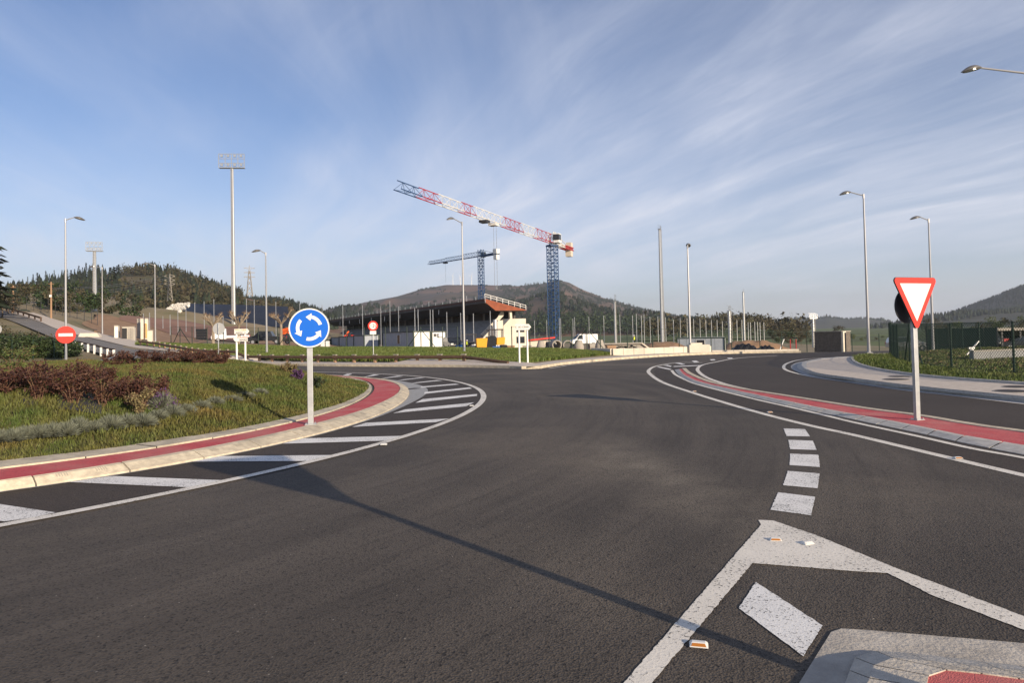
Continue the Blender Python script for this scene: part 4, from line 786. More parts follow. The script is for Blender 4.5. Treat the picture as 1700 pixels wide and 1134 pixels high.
# ------------------------------------------------------------------ street lamps
mat('lamp_shell', (.16, .155, .15), .35, metal=.3)
def street_lamp(base, H, tip, label, r0=.085):
    """tip: horizontal vector from pole to luminaire end"""
    o = thing('street_lamp', label, 'street lamp', tuple(base), 0, 'street lamps round the junction'); t = Vector((*tip, 0)); L_ = t.length; d = t.normalized(); s = Vector((-d.y, d.x, 0))
    MB().box((0, 0, .02), (.32, .32, .03)).cyl((0, 0, .03), (0, 0, H), r0, .045, 12).cyl((0, 0, 0), (0, 0, .55), r0 * 1.15, r0 * 1.05, 12).build('pole', 'painted_pole', o, smooth=False)
    p1 = d * (L_ - .62) + Vector((0, 0, H + .18)); MB().cyl((0, 0, H - .05), p1, .038, .030, 8).cyl((0, 0, H - .22), (0, 0, H + .05), .058, .058, 10).build('arm', 'painted_pole', o)
    hd = MB(); n, m = 12, 9; up = Vector((0, 0, 1)); ax = (d - up * .22).normalized(); nz = (up + d * .22).normalized(); c = p1 + ax * .33; V = []
    for j in range(m + 1):
        f_ = j / m; w = math.sin(math.pi * min(max(f_, .03), .97)) ** .7
        for i in range(n + 1):
            a = math.pi * i / n; V.append(c + ax * (f_ - .5) * .72 + s * math.cos(a) * .17 * w + nz * math.sin(a) * .15 * w * (1.15 - .35 * f_))
    hd.v = [tuple(v) for v in V]; hd.f = [(j * (n + 1) + i, j * (n + 1) + i + 1, (j + 1) * (n + 1) + i + 1, (j + 1) * (n + 1) + i) for j in range(m) for i in range(n)]
    hd.f += [(j * (n + 1) + n, j * (n + 1), (j + 1) * (n + 1), (j + 1) * (n + 1) + n) for j in range(m)]
    h_ = hd.build('lamp_head', 'lamp_shell', o, smooth=True)
    le = MB(); q = [c + ax * (f_ - .5) * .66 + s * k * .14 * math.sin(math.pi * min(max(f_, .06), .94)) ** .7 - nz * .012 for k, fs in ((1, np.linspace(.05, .95, 8)), (-1, np.linspace(.95, .05, 8))) for f_ in fs]
    le.add(q + [v - nz * .02 for v in q], [tuple(range(15, -1, -1)), tuple(range(16, 32))] + [(i, (i + 1) % 16, 16 + (i + 1) % 16, 16 + i) for i in range(16)]); le.build('lens', 'lamp_glass', h_)
    return o
def lamp_px(px, D, ytop, tip, label, z=None):
    b = on(px, D) if z is None else Vector((*px_at(px, D), z)); return street_lamp(b, top_of(px, ytop, D) - b.z, tip, label)
lamp_px(109.5, 47, 364, (.85, .75), 'street lamp behind the no entry sign')
lamp_px(258, 78, 440, (-1.15, -.5), 'street lamp at the start of the wooden guard rail')
lamp_px(170, 88, 444, (-1.5, -.2), 'street lamp on the sandy bank left of the concrete huts')
lamp_px(443, 54, 420, (-.9, -.45), 'street lamp standing on the grass beside the dark pickup')
lamp_px(771, 48, 369, (-.95, -1.0), 'street lamp behind the bent end of the wooden guard rail')
lamp_px(1146, 48, 408, (.35, 1.0), 'street lamp at the low cream wall before the site container', 0)
lamp_px(1442, 40.7, 323, (-1.35, .1), 'street lamp at the tip of the right hand grass verge', .11)
lamp_px(1549, 46, 364, (-1.15, .1), 'street lamp behind the give way sign', 0)
lamp_px(1736, 23, 120, (-2.5, -.1), 'street lamp whose arm reaches in at the right edge', .11)

# ------------------------------------------------------------------ traffic signs
def rot_face(n):                         # frame whose +y looks out of the sign face along n
    n = Vector((*n, 0)).normalized(); return math.atan2(n.y, n.x) - math.pi / 2
def disc(r, y0, y1, n=40, cz=0., cx=0.):
    return MB().extr([(cx + r * math.cos(2 * math.pi * i / n), cz + r * math.sin(2 * math.pi * i / n)) for i in range(n)], y0, y1)
def ringm(r0, r1, y0, y1, n=40, cz=0.):
    mb = MB(); v = [(r * math.cos(2 * math.pi * i / n), y, cz + r * math.sin(2 * math.pi * i / n)) for y in (y0, y1) for r in (r0, r1) for i in range(n)]
    f_ = []
    for i in range(n):
        j = (i + 1) % n; f_ += [(i, j, n + j, n + i), (2 * n + i, 3 * n + i, 3 * n + j, 2 * n + j), (n + i, n + j, 3 * n + j, 3 * n + i), (i, 2 * n + i, 2 * n + j, j)]
    return mb.add(v, f_)
def rtri(side, rad, cz, n=7, y0=0., y1=0.):      # downward triangle with rounded corners, poly in xz
    hgt = side * .866; P = [Vector((-side / 2, cz + hgt / 2)), Vector((side / 2, cz + hgt / 2)), Vector((0, cz - hgt / 2))]; ce = Vector((0, cz + hgt / 6)); out = []
    for k, p in enumerate(P):
        c = p + (ce - p).normalized() * rad * 2; a0 = [math.radians(q) for q in (150, 30, 270)][k]
        for i in range(n): a = a0 + math.radians(60 - 120 * i / (n - 1)); out.append((c.x + rad * math.cos(a), c.y + rad * math.sin(a)))
    return out
def text(body, size, loc, m, parent, rx=math.pi / 2, rz=math.pi, name='lettering', ax='CENTER'):
    cu = bpy.data.curves.new(name, 'FONT'); cu.body = body; cu.size = size; cu.align_x = ax; cu.align_y = 'CENTER'; cu.extrude = .001; t = bpy.data.objects.new('tmp', cu); COL.objects.link(t)
    bpy.context.view_layer.update(); me = bpy.data.meshes.new_from_object(t.evaluated_get(bpy.context.evaluated_depsgraph_get())); bpy.data.objects.remove(t); me.materials.clear(); me.name = name
    me.transform(Matrix.Translation(loc) @ Matrix.Rotation(rz, 4, 'Z') @ Matrix.Rotation(rx, 4, 'X')); return obj(name, me, m, parent)

b = G(515.5, 705.5, .12); th_ = rot_face((.22, -1)); s1 = thing('roundabout_sign', 'blue round sign with three white arrows on the red path', 'traffic sign', (*b, .12), th_)
sc_ = 1133 / b[1]; zc = (705.5 - 545) / sc_; rr = 33 / sc_
MB().box((0, -.05, (zc + rr * .6) / 2), (.10, .05, zc + rr * .6)).build('post', 'galvanised_steel', s1, bevel=.006)
disc(rr, -.02, .0, 48, zc).build('plate', 'sign_white', s1); disc(rr * .925, .001, .004, 48, zc).build('blue_field', 'sign_blue', s1); ringm(rr * .985, rr * 1.0, -.035, .006, 48, zc).build('rim', 'galvanised_steel', s1)
def foot(o, y=-.05, w=.2):
    f_ = MB().box((0, y, .006), (w, w * .8, .014)).build('base_plate', 'galvanised_steel', o)
    for sx in (-1, 1):
        for sy in (-1, 1): MB().cyl((sx * w * .38, y + sy * w * .28, .012), (sx * w * .38, y + sy * w * .28, .035), .011, .011, 6).build('bolt', 'galvanised_steel', f_)
foot(s1)
for zz_ in (zc - rr * .45, zc + rr * .4): MB().box((0, -.045, zz_), (.16, .07, .035)).build('clamp', 'galvanised_steel', s1)
for k in range(3):      # arrows turn anticlockwise as seen by the driver (x is mirrored when looking at the face)
    a0 = math.radians(16 + 120 * k); mb = MB(); ri, ro = rr * .475, rr * .645; N_ = 12; da = math.radians(64); pts = []
    A = [a0 + da * i / N_ for i in range(N_ + 1)]
    V = [(-r * math.cos(a), .007, zc + r * math.sin(a)) for a in A for r in (ri, ro)]; mb.add(V, [(2 * i, 2 * i + 1, 2 * i + 3, 2 * i + 2) for i in range(N_)])
    e = A[-1]; tip = e + math.radians(27); mid = (ri + ro) / 2; mb.add([(-r * math.cos(a), .0075, zc + r * math.sin(a)) for r, a in ((ri - rr * .11, e), (ro + rr * .11, e), (mid * 1.03, tip))], [(0, 1, 2)]); mb.build('arrow', 'sign_white', s1)

def give_way(base, z0, nrm, side, ztop, label, pw=.085, round_r=None, back_n=None):
    o = thing('give_way_sign', label, 'traffic sign', (*base, z0), rot_face(nrm)); hgt = side * .866; cz = ztop - hgt / 2
    MB().box((0, -.06, (ztop - .12) / 2), (pw, pw * .62, ztop - .12)).build('post', 'galvanised_steel', o, bevel=.006)
    MB().extr(rtri(side * 1.0, side * .055, cz), -.022, .0).build('plate', 'dark_metal', o); MB().extr(rtri(side * .985, side * .05, cz), .001, .004).build('red_border', 'sign_red', o)
    w = rtri(side * .70, side * .006, cz + side * .033, 3); MB().extr(w, .005, .007).build('white_field', 'sign_white', o)
    foot(o, -.06, .19)
    for zz_ in (cz - hgt * .25, cz + hgt * .3): MB().box((0, -.05, zz_), (.15, .07, .035)).build('clamp', 'galvanised_steel', o)
    if round_r:
        a = rot_face(back_n) - rot_face(nrm); mb = disc(round_r, .0, .02, 36, cz - .02); m_ = Matrix.Rotation(a, 4, 'Z'); off = m_ @ Vector((0, .10, 0))
        mb.v = [tuple(Vector((off.x, off.y - .06, 0)) + m_ @ Vector(p)) for p in mb.v]; mb.build('round_plate', 'dark_metal', o)
    return o
b = G(1528, 697, .05); sc_ = 1133 / b[1]; give_way(b, .04, (.36, -.93), 104 / sc_, (697 - 460) / sc_, 'red and white give way triangle standing on the splitter island', round_r=.31, back_n=(-.36, .93), pw=.10)
give_way((2.45, 2.22), .1, (.50, -.86), 1.3, 2.75, 'give way sign just out of view whose shadow crosses the road', round_r=.30, back_n=(-.5, .86))

# no entry sign on the left lamp post, with the back of a triangle behind it
b = Vector((*px_at(109.3, 46.6), 0)); b.z = h(b.x, b.y); ne_ = thing('no_entry_sign', 'red no entry disc with a white bar at the left guard rail', 'traffic sign', tuple(b), rot_face((.45, -1))); r_ = 14.3 / F * 46.6; zc = top_of(108, 556, 46.6) - b.z
MB().cyl((0, -.08, 0), (0, -.08, zc + .3), .04, .04, 10).build('post', 'galvanised_steel', ne_); disc(r_, -.02, 0, 40, zc).build('plate', 'sign_red', ne_); MB().box((0, .004, zc), (r_ * 1.42, .006, r_ * .34)).build('white_bar', 'sign_white', ne_)
MB().extr(rtri(.86, .05, zc + .0), -.16, -.14).build('triangle_back', 'sign_back', ne_, smooth=False)
b = on(620, 43.4); ww = thing('weight_limit_sign', 'round red bordered twelve tonne limit sign on the grass bank', 'traffic sign', tuple(b), rot_face((.2, -1))); zc = top_of(620, 541, 43.4) - b.z; r_ = 8.2 / F * 43.4
MB().cyl((0, -.05, -.1), (0, -.05, zc), .03, .03, 8).build('post', 'galvanised_steel', ww); disc(r_, -.02, 0, 32, zc).build('red_border', 'sign_red', ww); disc(r_ * .68, .001, .004, 32, zc).build('white_field', 'sign_white', ww); text('12t', r_ * .95, (0, .008, zc), 'black_print', ww)
MB().box((0, -.01, zc - r_ - .12), (r_ * 1.25, .02, .22)).build('plate', 'sign_white', ww)
b = on(364, 44.5); rb = thing('round_sign', 'round sign seen from its grey back on a white post', 'traffic sign', tuple(b), rot_face((.1, 1))); zc = top_of(362.5, 546, 44.5) - b.z; r_ = 10.2 / F * 44.5
MB().cyl((0, -.07, -.1), (0, -.07, zc + r_ * .9), .035, .035, 8).build('post', 'galvanised_steel', rb); disc(r_, -.02, .01, 32, zc).build('plate', 'sign_back', rb)
b = on(-4, 47); rb = thing('round_sign', 'pale round sign cut by the left edge of the view', 'traffic sign', tuple(b), rot_face((.1, 1))); zc = top_of(-4, 547, 47) - b.z; MB().cyl((0, -.07, -.1), (0, -.07, zc + .3), .035, .035, 8).build('post', 'galvanised_steel', rb); disc(.32, -.02, .01, 32, zc).build('plate', 'sign_back', rb)
def finger(base, nrm, posts, boards, label):
    o = thing('direction_sign', label, 'direction sign', tuple(base), rot_face(nrm))
    for x, H in posts: MB().cyl((x, -.03, -.1), (x, -.03, H), .045, .045, 10).build('post', 'white_coating', o)
    for (x0, x1, z0, z1, right, lines) in boards:    # local x grows to the viewer's left
        zc = (z0 + z1) / 2; t = (z1 - z0) * .38; p = [(x0, z0), (x1, z0), (x1, z1), (x0, z1)]
        p = [(x0 - t, zc), (x0, z0), (x1, z0), (x1, z1), (x0, z1)] if right else [(x0, z0), (x1, z0), (x1 + t, zc), (x1, z1), (x0, z1)]
        bd = MB().extr(p, .02, .05).build('board', 'sign_white', o)
        for (tx, s_, dx, dz, m) in lines: text(tx, s_, ((x0 + x1) / 2 + dx, .053, zc + dz), m, bd)
    return o
b = Vector((*G(394, 607.5, .05), .05)); S = F / b.y
finger(b + Vector((.3, 0, 0)), (.05, -1), [(-7 / S + .3, 1.95 * 45 / S), (7 / S + .3, 60 / S)], [], 'tmp') if False else None
D_ = 33.; b = Vector((*px_at(400, D_), 0)); b.z = .12; S = F / D_; zt = lambda y: top_of(400, y, D_) - b.z
finger(b, (.02, -1), [(7.2 / S, zt(548)), (-7 / S, zt(548))], [(-11.5 / S, 10 / S, zt(554.4), zt(546), True, [('MALLABIA', .12, 0, .06, 'sign_ochre'), ('BERRIZ   4', .10, 0, -.07, 'black_print')]), (-11.8 / S, 8.5 / S, zt(567), zt(558.3), False, [('DURANGO', .10, -.06, .07, 'sign_red'), ('BERRIZ', .12, -.10, -.06, 'black_print')])], 'white double direction sign with two opposed arrow boards behind the mound')
D_ = 35.6; b = Vector((*px_at(869, D_), .13)); S = F / D_; zt = lambda y: top_of(869, y, D_) - b.z
finger(b, (-.05, -1), [(6.8 / S, zt(547)), (-6.8 / S, zt(547))], [(-9.8 / S, 13 / S, zt(548), zt(538), True, [('C  SO CINAI', .13, 0, 0, 'black_print')])], 'white arrow sign on two posts at the far pavement corner')

# ------------------------------------------------------------------ wooden guard rail, steel rail, white posts
def guard_rail():
    R_ = [(233, 67), (258, 64.5), (292, 60), (336, 54.5), (389, 49.8), (443, 46.8), (480, 45.4), (560, 42.6), (640, 40.8), (700, 39.4), (770, 38)]
    P = resample(catmull([tuple(on(p, D)) for p, D in R_], 5), 29); P = [Vector((x, y, max(h(x, y), 0) + .10)) for x, y, z in P]
    o = thing('wooden_guard_rail', 'brown log guard rail with posts along the far pavement', 'guard rail', tuple(P[14]))
    for i, p in enumerate(P):
        q = P[min(i + 1, 28)] - P[max(i - 1, 0)]; n = Vector((q.y, -q.x, 0)).normalized(); a = math.atan2(q.y, q.x)
        po = MB().box((p.x - n.x * .02, p.y - n.y * .02, p.z + .17), (.15, .12, .62), a).build('post', 'sawn_wood', o, world=True); MB().box((p.x, p.y, p.z + .50), (.30, .14, .05), a).build('cap', 'concrete', po, world=True)
        if i < 28: MB().cyl(p + n * .12 + Vector((0, 0, .36)), P[i + 1] + n * .12 + Vector((0, 0, .36)), .095, .095, 10).build('rail', 'treated_wood', o, world=True)
    e = P[-1] + Vector((0, -.1, .36)); f_ = Vector((*px_at(843, 35.4), .2)); MB().cyl(e, f_, .095, .085, 10).build('end_rail', 'treated_wood', o, world=True)
guard_rail()
def steel_rail():
    P = [tuple(AT(p, y, D)) for p, y, D in ((-60, 613, 39), (0, 611, 40), (38, 609, 41), (100, 607, 42.5), (152, 603, 44.5), (180, 598, 46), (195, 592.5, 48))]; P = resample(catmull(P, 6), 40); o = thing('steel_guard_rail', 'galvanised steel guard rail below the no entry sign', 'guard rail', P[20])
    prof = [(0, -.15), (.07, -.10), (.07, -.05), (0, 0), (.07, .05), (.07, .10), (0, .15)]; T = np.gradient(np.array(P)[:, :2], axis=0); T /= np.linalg.norm(T, axis=1)[:, None]; mb = MB(); rows = [[(x + t[1] * a, y - t[0] * a, z + b_) for (x, y, z), t in zip(P, T)] for a, b_ in prof]
    for p, q in zip(rows, rows[1:]): mb.strip(p, q)
    mb.build('beam', 'galvanised_steel', o, world=True)
    for i in range(1, 40, 5): x, y, z = P[i]; MB().box((x - T[i][1] * .08, y + T[i][0] * .08, z - .25), (.10, .06, .75)).build('post', 'galvanised_steel', o, world=True)
steel_rail()
def white_posts():
    P = [on(p, D) for p, D in ((127, 61.5), (136.5, 59.5), (146.5, 57.5), (157, 55.6), (168, 53.6), (179, 51.8), (189, 50.4))]; o = thing('roadside_barrier', 'dark barrier with white posts beside the hill road', 'barrier', tuple(P[3]))
    for i, p in enumerate(P):
        MB().box((p.x, p.y, p.z + .33), (.14, .11, .72)).build('post', 'white_coating', o, world=True)
        if i: 
            for z, r in ((.68, .07), (.42, .05)): MB().bar(P[i - 1] + Vector((0, .14, z)), p + Vector((0, .14, z)), .06, r * 2).build('rail', 'treated_wood' if z > .5 else 'galvanised_steel', o, world=True)
white_posts()
def hill_barrier():
    P = resample([tuple(AT(p, y, D)) for p, y, D in ((-60, 500, 130), (0, 514.5, 113), (30, 522, 106), (68, 534, 97))], 16); o = thing('road_barrier', 'dark crash barrier along the top side of the hill road', 'barrier', P[8])
    for i, (x, y, z) in enumerate(P):
        MB().box((x, y, z + .2), (.14, .14, .9)).build('post', 'treated_wood', o, world=True)
        if i: MB().bar(Vector(P[i - 1]) + Vector((0, -.1, .55)), Vector((x, y - .1, z + .55)), .1, .25).build('rail', 'treated_wood', o, world=True)
hill_barrier()
def hedge():
    o = thing('hedge', 'thick dark green hedge at the left edge below the hill road', 'hedge', tuple(on(60, 53))); bl = []
    for k in range(150):
        p = random.uniform(-110, 124); D = random.uniform(51.5, 55); q = on(p, D); zt = top_of(p, np.interp(p, [-110, 0, 60, 100, 127], [545, 556, 560, 565, 572]), D); z = random.uniform(q.z, zt - .25); bl.append((q.x, q.y, z, .75, .6, .5, 190))
    leafcloud('foliage', bl, .10, 'hedge_leaf', o, local=o.location)
    for i, (p, D, l) in enumerate(((20, 50.5, 0), (55, 50.5, 0), (90, 50.5, 0), (-30, 50.5, 0))): q = on(p, D); MB().cyl(q, q + Vector((0, 0, 1.5)), .03, .03, 6).build('fence_post', 'green_coating', o, world=True)
    q = [on(p, D) for p, D in ((-10, 58), (10, 58), (30, 59), (48, 60), (62, 61))]; o2 = thing('brown_bush', 'brown bushes filling the slope between the hedge and the hill road', 'bush', tuple(q[2])); leafcloud('foliage', [(v.x + random.uniform(-1.2, 1.2), v.y + random.uniform(-.8, .8), v.z + random.uniform(.3, 2.0 - .25 * i), .7, .7, .5, 110) for i, v in enumerate(q) for _ in range(6)], .09, 'bare_wood_canopy', o2, local=o2.location)
hedge()

# ------------------------------------------------------------------ masts and poles
def floodlight(px, D, ybase, yplat, ytop, wpl, label, r0=.45, r1=.25, twin=False, face=(.2, -1)):
    b = on(px, D); H1 = top_of(px, yplat, D) - b.z; H2 = top_of(px, ytop, D) - b.z; W = wpl / F * D; o = thing('floodlight_mast', label, 'mast', tuple(b), rot_face(face), 'floodlight masts round the pitches')
    m = MB()
    for x in ((-r0 * 1.6, r0 * 1.6) if twin else (0,)): m.cyl((x, 0, -1), (x * .6, 0, H1), r0, r1, 10)
    m.build('mast', 'galvanised_steel', o); la = MB()
    for s in (-1, 1): la.bar((s * .22, r0 + .12, 0), (s * .22, r1 + .12, H1), .05)
    for k in range(int(H1 / .6)): z = .3 + k * .6; y = r0 + (r1 - r0) * z / H1 + .12; la.bar((-.22, y, z), (.22, y, z), .04)
    la.build('ladder', 'concrete', o); dp = min(1.1, W * .35); pl = MB().box((0, 0, H1 + .05), (W, dp, .14)); t = .06 * W / 4
    pl.build('platform', 'galvanised_steel', o); fr = MB()
    for x in np.linspace(-W / 2, W / 2, 5 if W > 3 else 3): fr.bar((x, dp * .4, H1), (x, dp * .4, H2), .02 + .022 * W)
    for z in (H1 + (H2 - H1) * .33, H1 + (H2 - H1) * .66, H2): fr.bar((-W / 2, dp * .4, z), (W / 2, dp * .4, z), .02 + .018 * W)
    for z in (H1 + .5, H1 + 1.0): fr.bar((-W / 2, -dp * .45, z), (W / 2, -dp * .45, z), .04)
    fr.build('lamp_frame', 'galvanised_steel', o)
    for z in np.linspace(H1 + (H2 - H1) * .2, H1 + (H2 - H1) * .85, 2):
        for x in ((-.38, -.13, .13, .38) if W > 3 else (-.25, .25)): MB().box((x * W, dp * .5, z), (W * (.10 if W > 3 else .045), .25 if W > 3 else .1, (H2 - H1) * (.16 if W > 3 else .10))).build('floodlight', 'galvanised_steel', o)
floodlight(388, 165, 545, 279, 256, 41, 'tallest floodlight mast with a wide caged platform at the left', .55, .32, face=(.1, -1))
floodlight(157.5, 150, 520, 417, 402, 24, 'floodlight mast before the left hill conifers', .5, .3, face=(.3, -1))
floodlight(1100, 150, 570, 381, 375, 12, 'slim tall floodlight mast right of the mountain', .40, .24, face=(1, -.4))
floodlight(1022, 210, 570, 501, 489, 9, 'floodlight mast in front of the mountain slope right of the large crane', .4, .25, face=(1, -.5))
floodlight(1236, 200, 566, 485, 480, 7, 'twin pole floodlight mast above the pasture hill', .28, .2, True, face=(1, -.3))
floodlight(1212, 120, 574, 517, 508, 10, 'short floodlight mast behind the right end of the site container', .3, .22, face=(1, -.8))
floodlight(1351, 130, 583, 529, 522, 14, 'floodlight mast just left of the timber hut', .3, .2, face=(.2, -1))
def net_poles(lst, label, group):
    for k_, (px, D, yt, yb) in enumerate(sorted(lst)):
        b = on(px, D); z1 = top_of(px, yt, D); o = MB().cyl((0, 0, 0), (0, 0, z1 - b.z), .065, .05, 6).build('net_pole', 'galvanised_steel'); o.location = b; tag(o, label.replace('thin', ordn(k_) + ' thin').replace('pole ', 'pole from the left '), 'pole', group)
z2 = lambda x, t: (230 + x * .1763, 420 + t * .1763); z3 = lambda x, t: (450 + x * .1763, 440 + t * .1763); z4 = lambda x, t: (630 + x * .1588, 460 + t * .1588); z5 = lambda x, t: (860 + x * .1588, 440 + t * .1588); z6 = lambda x, t: (1090 + x * .19412, 440 + t * .19412)
def npl(zf, L_, D): return [(zf(x, t)[0], D + (i * 37 % 11) * 1.2, zf(x, t)[1], 0) for i, (x, t) in enumerate(L_)]
net_poles(npl(z2, [(46, 570), (105, 560), (230, 595), (298, 580), (372, 545), (448, 515), (532, 465), (620, 455), (712, 435), (798, 595), (1020, 430), (1093, 440), (1297, 460)], 104), 'thin pale pole of the row before the red earth slope', 'net poles before the red earth slope')
net_poles(npl(z3, [(275, 360), (485, 375), (680, 375), (866, 380), (1038, 388), (1125, 340), (1205, 390), (1358, 405), (1390, 415)], 112) + npl(z4, [(375, 335), (410, 345), (537, 340), (565, 340), (710, 365), (855, 375), (988, 380), (1165, 355)], 96), 'thin grey pole standing before the grandstand', 'net poles before the grandstand')
net_poles(npl(z4, [(1505, 470), (1625, 460)], 130) + npl(z5, [(178, 580), (305, 575), (437, 555), (452, 555), (580, 560), (598, 545), (748, 540), (903, 530), (1072, 520), (1205, 525), (1245, 510), (1297, 530), (1325, 515), (1387, 540), (1470, 545), (1550, 545), (1630, 575)], 128), 'thin grey pole standing before the foot of the mountain', 'net poles before the mountain')
net_poles(npl(z6, [(18, 440), (150, 470), (208, 455), (267, 455), (322, 460), (377, 460), (427, 470), (475, 470), (523, 470), (568, 480), (650, 480), (693, 470), (735, 470), (788, 490), (808, 490), (845, 485), (868, 487), (890, 490), (923, 490)], 135), 'thin grey pole standing before the green pasture hill', 'net poles before the pasture hill')
for px, D, yt, l in ((22, 108, 474, 'wooden utility pole at the left edge above the hill road'), (85, 104, 468, 'second wooden utility pole on the grassy slope')):
    b = on(px, D); o = thing('utility_pole', l, 'pole', tuple(b)); H = top_of(px, yt, D) - b.z; MB().cyl((0, 0, -.3), (0, 0, H), .14, .10, 8).build('pole', 'sawn_wood', o); MB().bar((-.4, 0, H - .3), (.4, 0, H - .3), .08).build('crossarm', 'sawn_wood', o); MB().box((.0, -.15, H * .62), (.25, .2, .35)).build('box', 'white_coating', o)

# ------------------------------------------------------------------ lattice structures: cranes, pylons
def lattice(mb, p0, p1, w, hgt, n, up=(0, 0, 1), t=.08, tri=False, tb=None):
    p0 = Vector(p0); p1 = Vector(p1); a = (p1 - p0).normalized(); s = a.cross(Vector(up)).normalized(); u = s.cross(a); tb = tb or t * .6
    cs = [(-w / 2, 0), (w / 2, 0), (0, hgt)] if tri else [(-w / 2, -hgt / 2), (w / 2, -hgt / 2), (w / 2, hgt / 2), (-w / 2, hgt / 2)]
    at = lambda c, f_: p0.lerp(p1, f_) + s * c[0] + u * c[1]
    for c in cs: mb.bar(at(c, 0), at(c, 1), t)
    k = len(cs)
    for i in range(n):
        f0, f1 = i / n, (i + 1) / n
        for j in range(k):
            c, d = cs[j], cs[(j + 1) % k]
            if tri and j: 
                lo, hi = (c, d) if j == 1 else (d, c); mb.bar(at(lo, f0), at(hi, (f0 + f1) / 2), tb); mb.bar(at(hi, (f0 + f1) / 2), at(lo, f1), tb)
            else: mb.bar(at(c, f0) if i % 2 else at(d, f0), at(d, f1) if i % 2 else at(c, f1), tb); mb.bar(at(c, f0), at(d, f0), tb)
    return mb
def crane1():
    D = 146; b = on(920.5, D); top = Vector(AT(917, 409, D)); H = top.z - b.z; o = thing('tower_crane', 'large tower crane with blue mast and red and white jib', 'crane', tuple(b), 0); w = 1.75
    ax = Vector((top.x - b.x, 0, 0)); lo = Vector((0, 0, -1)); P = lambda z: Vector((0, 0, z))
    ns = 5
    for k in range(ns): lattice(MB(), P(H * k / ns - (1 if k == 0 else 0)), P(H * (k + 1) / ns), w, w, 6, (.55, .83, 0), .17, False, .09).build('mast_section', 'crane_blue', o)
    MB().box(P(H + .15), (2.0, 2.0, .35), .5).build('slewing_ring', 'crane_blue', o); base = P(H + .7)
    tipw = Vector(AT(660, 321, 89)); tip = tipw - b; tip.z = H + .7; d = (tip - base); L_ = d.length; d.normalize(); s = Vector((-d.y, d.x, 0))
    cuts = [(0.0, .165, 'crane_red', 2.1), (.165, .29, 'crane_white', 2.0), (.29, .43, 'crane_red', 1.9), (.43, .63, 'crane_white', 1.75), (.63, .70, 'crane_red', 1.65), (.70, .82, 'crane_white', 1.55), (.82, .91, 'crane_red', 1.45), (.91, 1.0, 'crane_blue', 1.3)]
    for f0, f1, m, hh in cuts: lattice(MB(), base + d * L_ * f0, base + d * L_ * f1, 1.15, hh * .9, max(2, int(L_ * (f1 - f0) / 2.1)), (0, 0, 1), .11, True, .048).build('jib_section', m, o)
    lattice(MB(), base, base - d * 7, 1.3, .5, 6, (0, 0, 1), .16, False, .08).build('counter_jib', 'crane_white', o); lattice(MB(), base - d * 7, base - d * 13.2, 1.3, .6, 5, (0, 0, 1), .2, False, .1).build('counter_jib', 'crane_red', o)
    MB().bar(base + P(2.2) , base - d * 9 + P(.3), .10).bar(base + P(2.2) + s * .6, base - d * 9 + P(.3) + s * .6, .10).build('stay', 'crane_white', o)
    a = math.atan2(d.y, d.x); MB().box(base - d * 12.2 + P(.75), (1.3, 1.2, 1.5), a).box(base - d * 11.9 + P(-1.0), (1.6, 1.3, 1.5), a).build('counterweight', 'counterweight', o)
    cb = MB().box(base + s * 1.3 + d * .3 + P(.9), (1.7, 1.3, 2.0), a).build('cab', 'cabin_white', o, bevel=.08); MB().box(base + s * 1.3 + d * .5 + P(1.1), (1.5, 1.34, 1.2), a).build('window', 'dark_glass', cb)
    lattice(MB(), base + P(0), base + P(2.4), 1.3, 1.3, 2, (d.x, d.y, 0), .14, False, .08).build('tower_head', 'crane_white', o)
    for f_, m in ((.50, 'crane_white'), (.56, 'crane_blue')): MB().box(base + d * L_ * f_ + P(-.35), (1.5, 1.4, .4), a).build('trolley', 'dark_metal' if f_ > .52 else m, o)
    c = base + d * L_ * .50; MB().cyl(c, c + P(-11), .025, .025, 4).cyl(c + s * .5, c + s * .5 + P(-11), .025, .025, 4).box(c + s * .25 + P(-11.3), (.5, .3, .7), a).build('hook_line', 'cable', o)
crane1()
def crane2():
    D = 250; b = on(801, D); top = Vector(AT(796.5, 427, D)); H = top.z - b.z; o = thing('tower_crane', 'small dark blue tower crane behind the grandstand', 'crane', tuple(b), 0); w = 1.7; P = lambda z: Vector((0, 0, z))
    for k in range(4): lattice(MB(), P(H * k / 4 - (1 if k == 0 else 0)), P(H * (k + 1) / 4), w, w, 7, (.4, .9, 0), .2, False, .11).build('mast_section', 'crane_blue', o)
    base = P(H + .4); tip = Vector(AT(712, 442, 276)) - b; tip.z = H + .4; d = (tip - base); L_ = d.length; d.normalize(); a = math.atan2(d.y, d.x); s = Vector((-d.y, d.x, 0))
    for k in range(3): lattice(MB(), base + d * L_ * k / 3, base + d * L_ * (k + 1) / 3, 1.2, 1.7 - .25 * k, 7, (0, 0, 1), .14, True, .08).build('jib_section', 'crane_blue', o)
    lattice(MB(), base, base - d * 10, 1.3, .5, 6, (0, 0, 1), .22, False, .1).build('counter_jib', 'crane_blue', o); MB().bar(base + P(2.3), base - d * 8 + P(.3), .12).build('stay', 'crane_blue', o)
    lattice(MB(), base, base + P(2.4), 1.5, 1.5, 2, (d.x, d.y, 0), .18, False, .1).build('tower_head', 'crane_blue', o); MB().box(base + s * -1.2 + P(.6), (1.6, 1.2, 1.9), a).build('cab', 'dark_glass', o)
    MB().box(base - d * 9 + P(.8), (1.9, 1.6, 1.7), a).box(base - d * 9 + P(-1.3), (1.6, 1.4, 1.7), a).build('counterweight', 'cabin_white', o); MB().box(base + d * L_ * .66 + P(-.4), (1.6, 1.3, .5), a).build('trolley', 'dark_metal', o); c = base + d * L_ * .66; MB().cyl(c, c + P(-8), .03, .03, 4).build('hook_line', 'cable', o)
crane2()
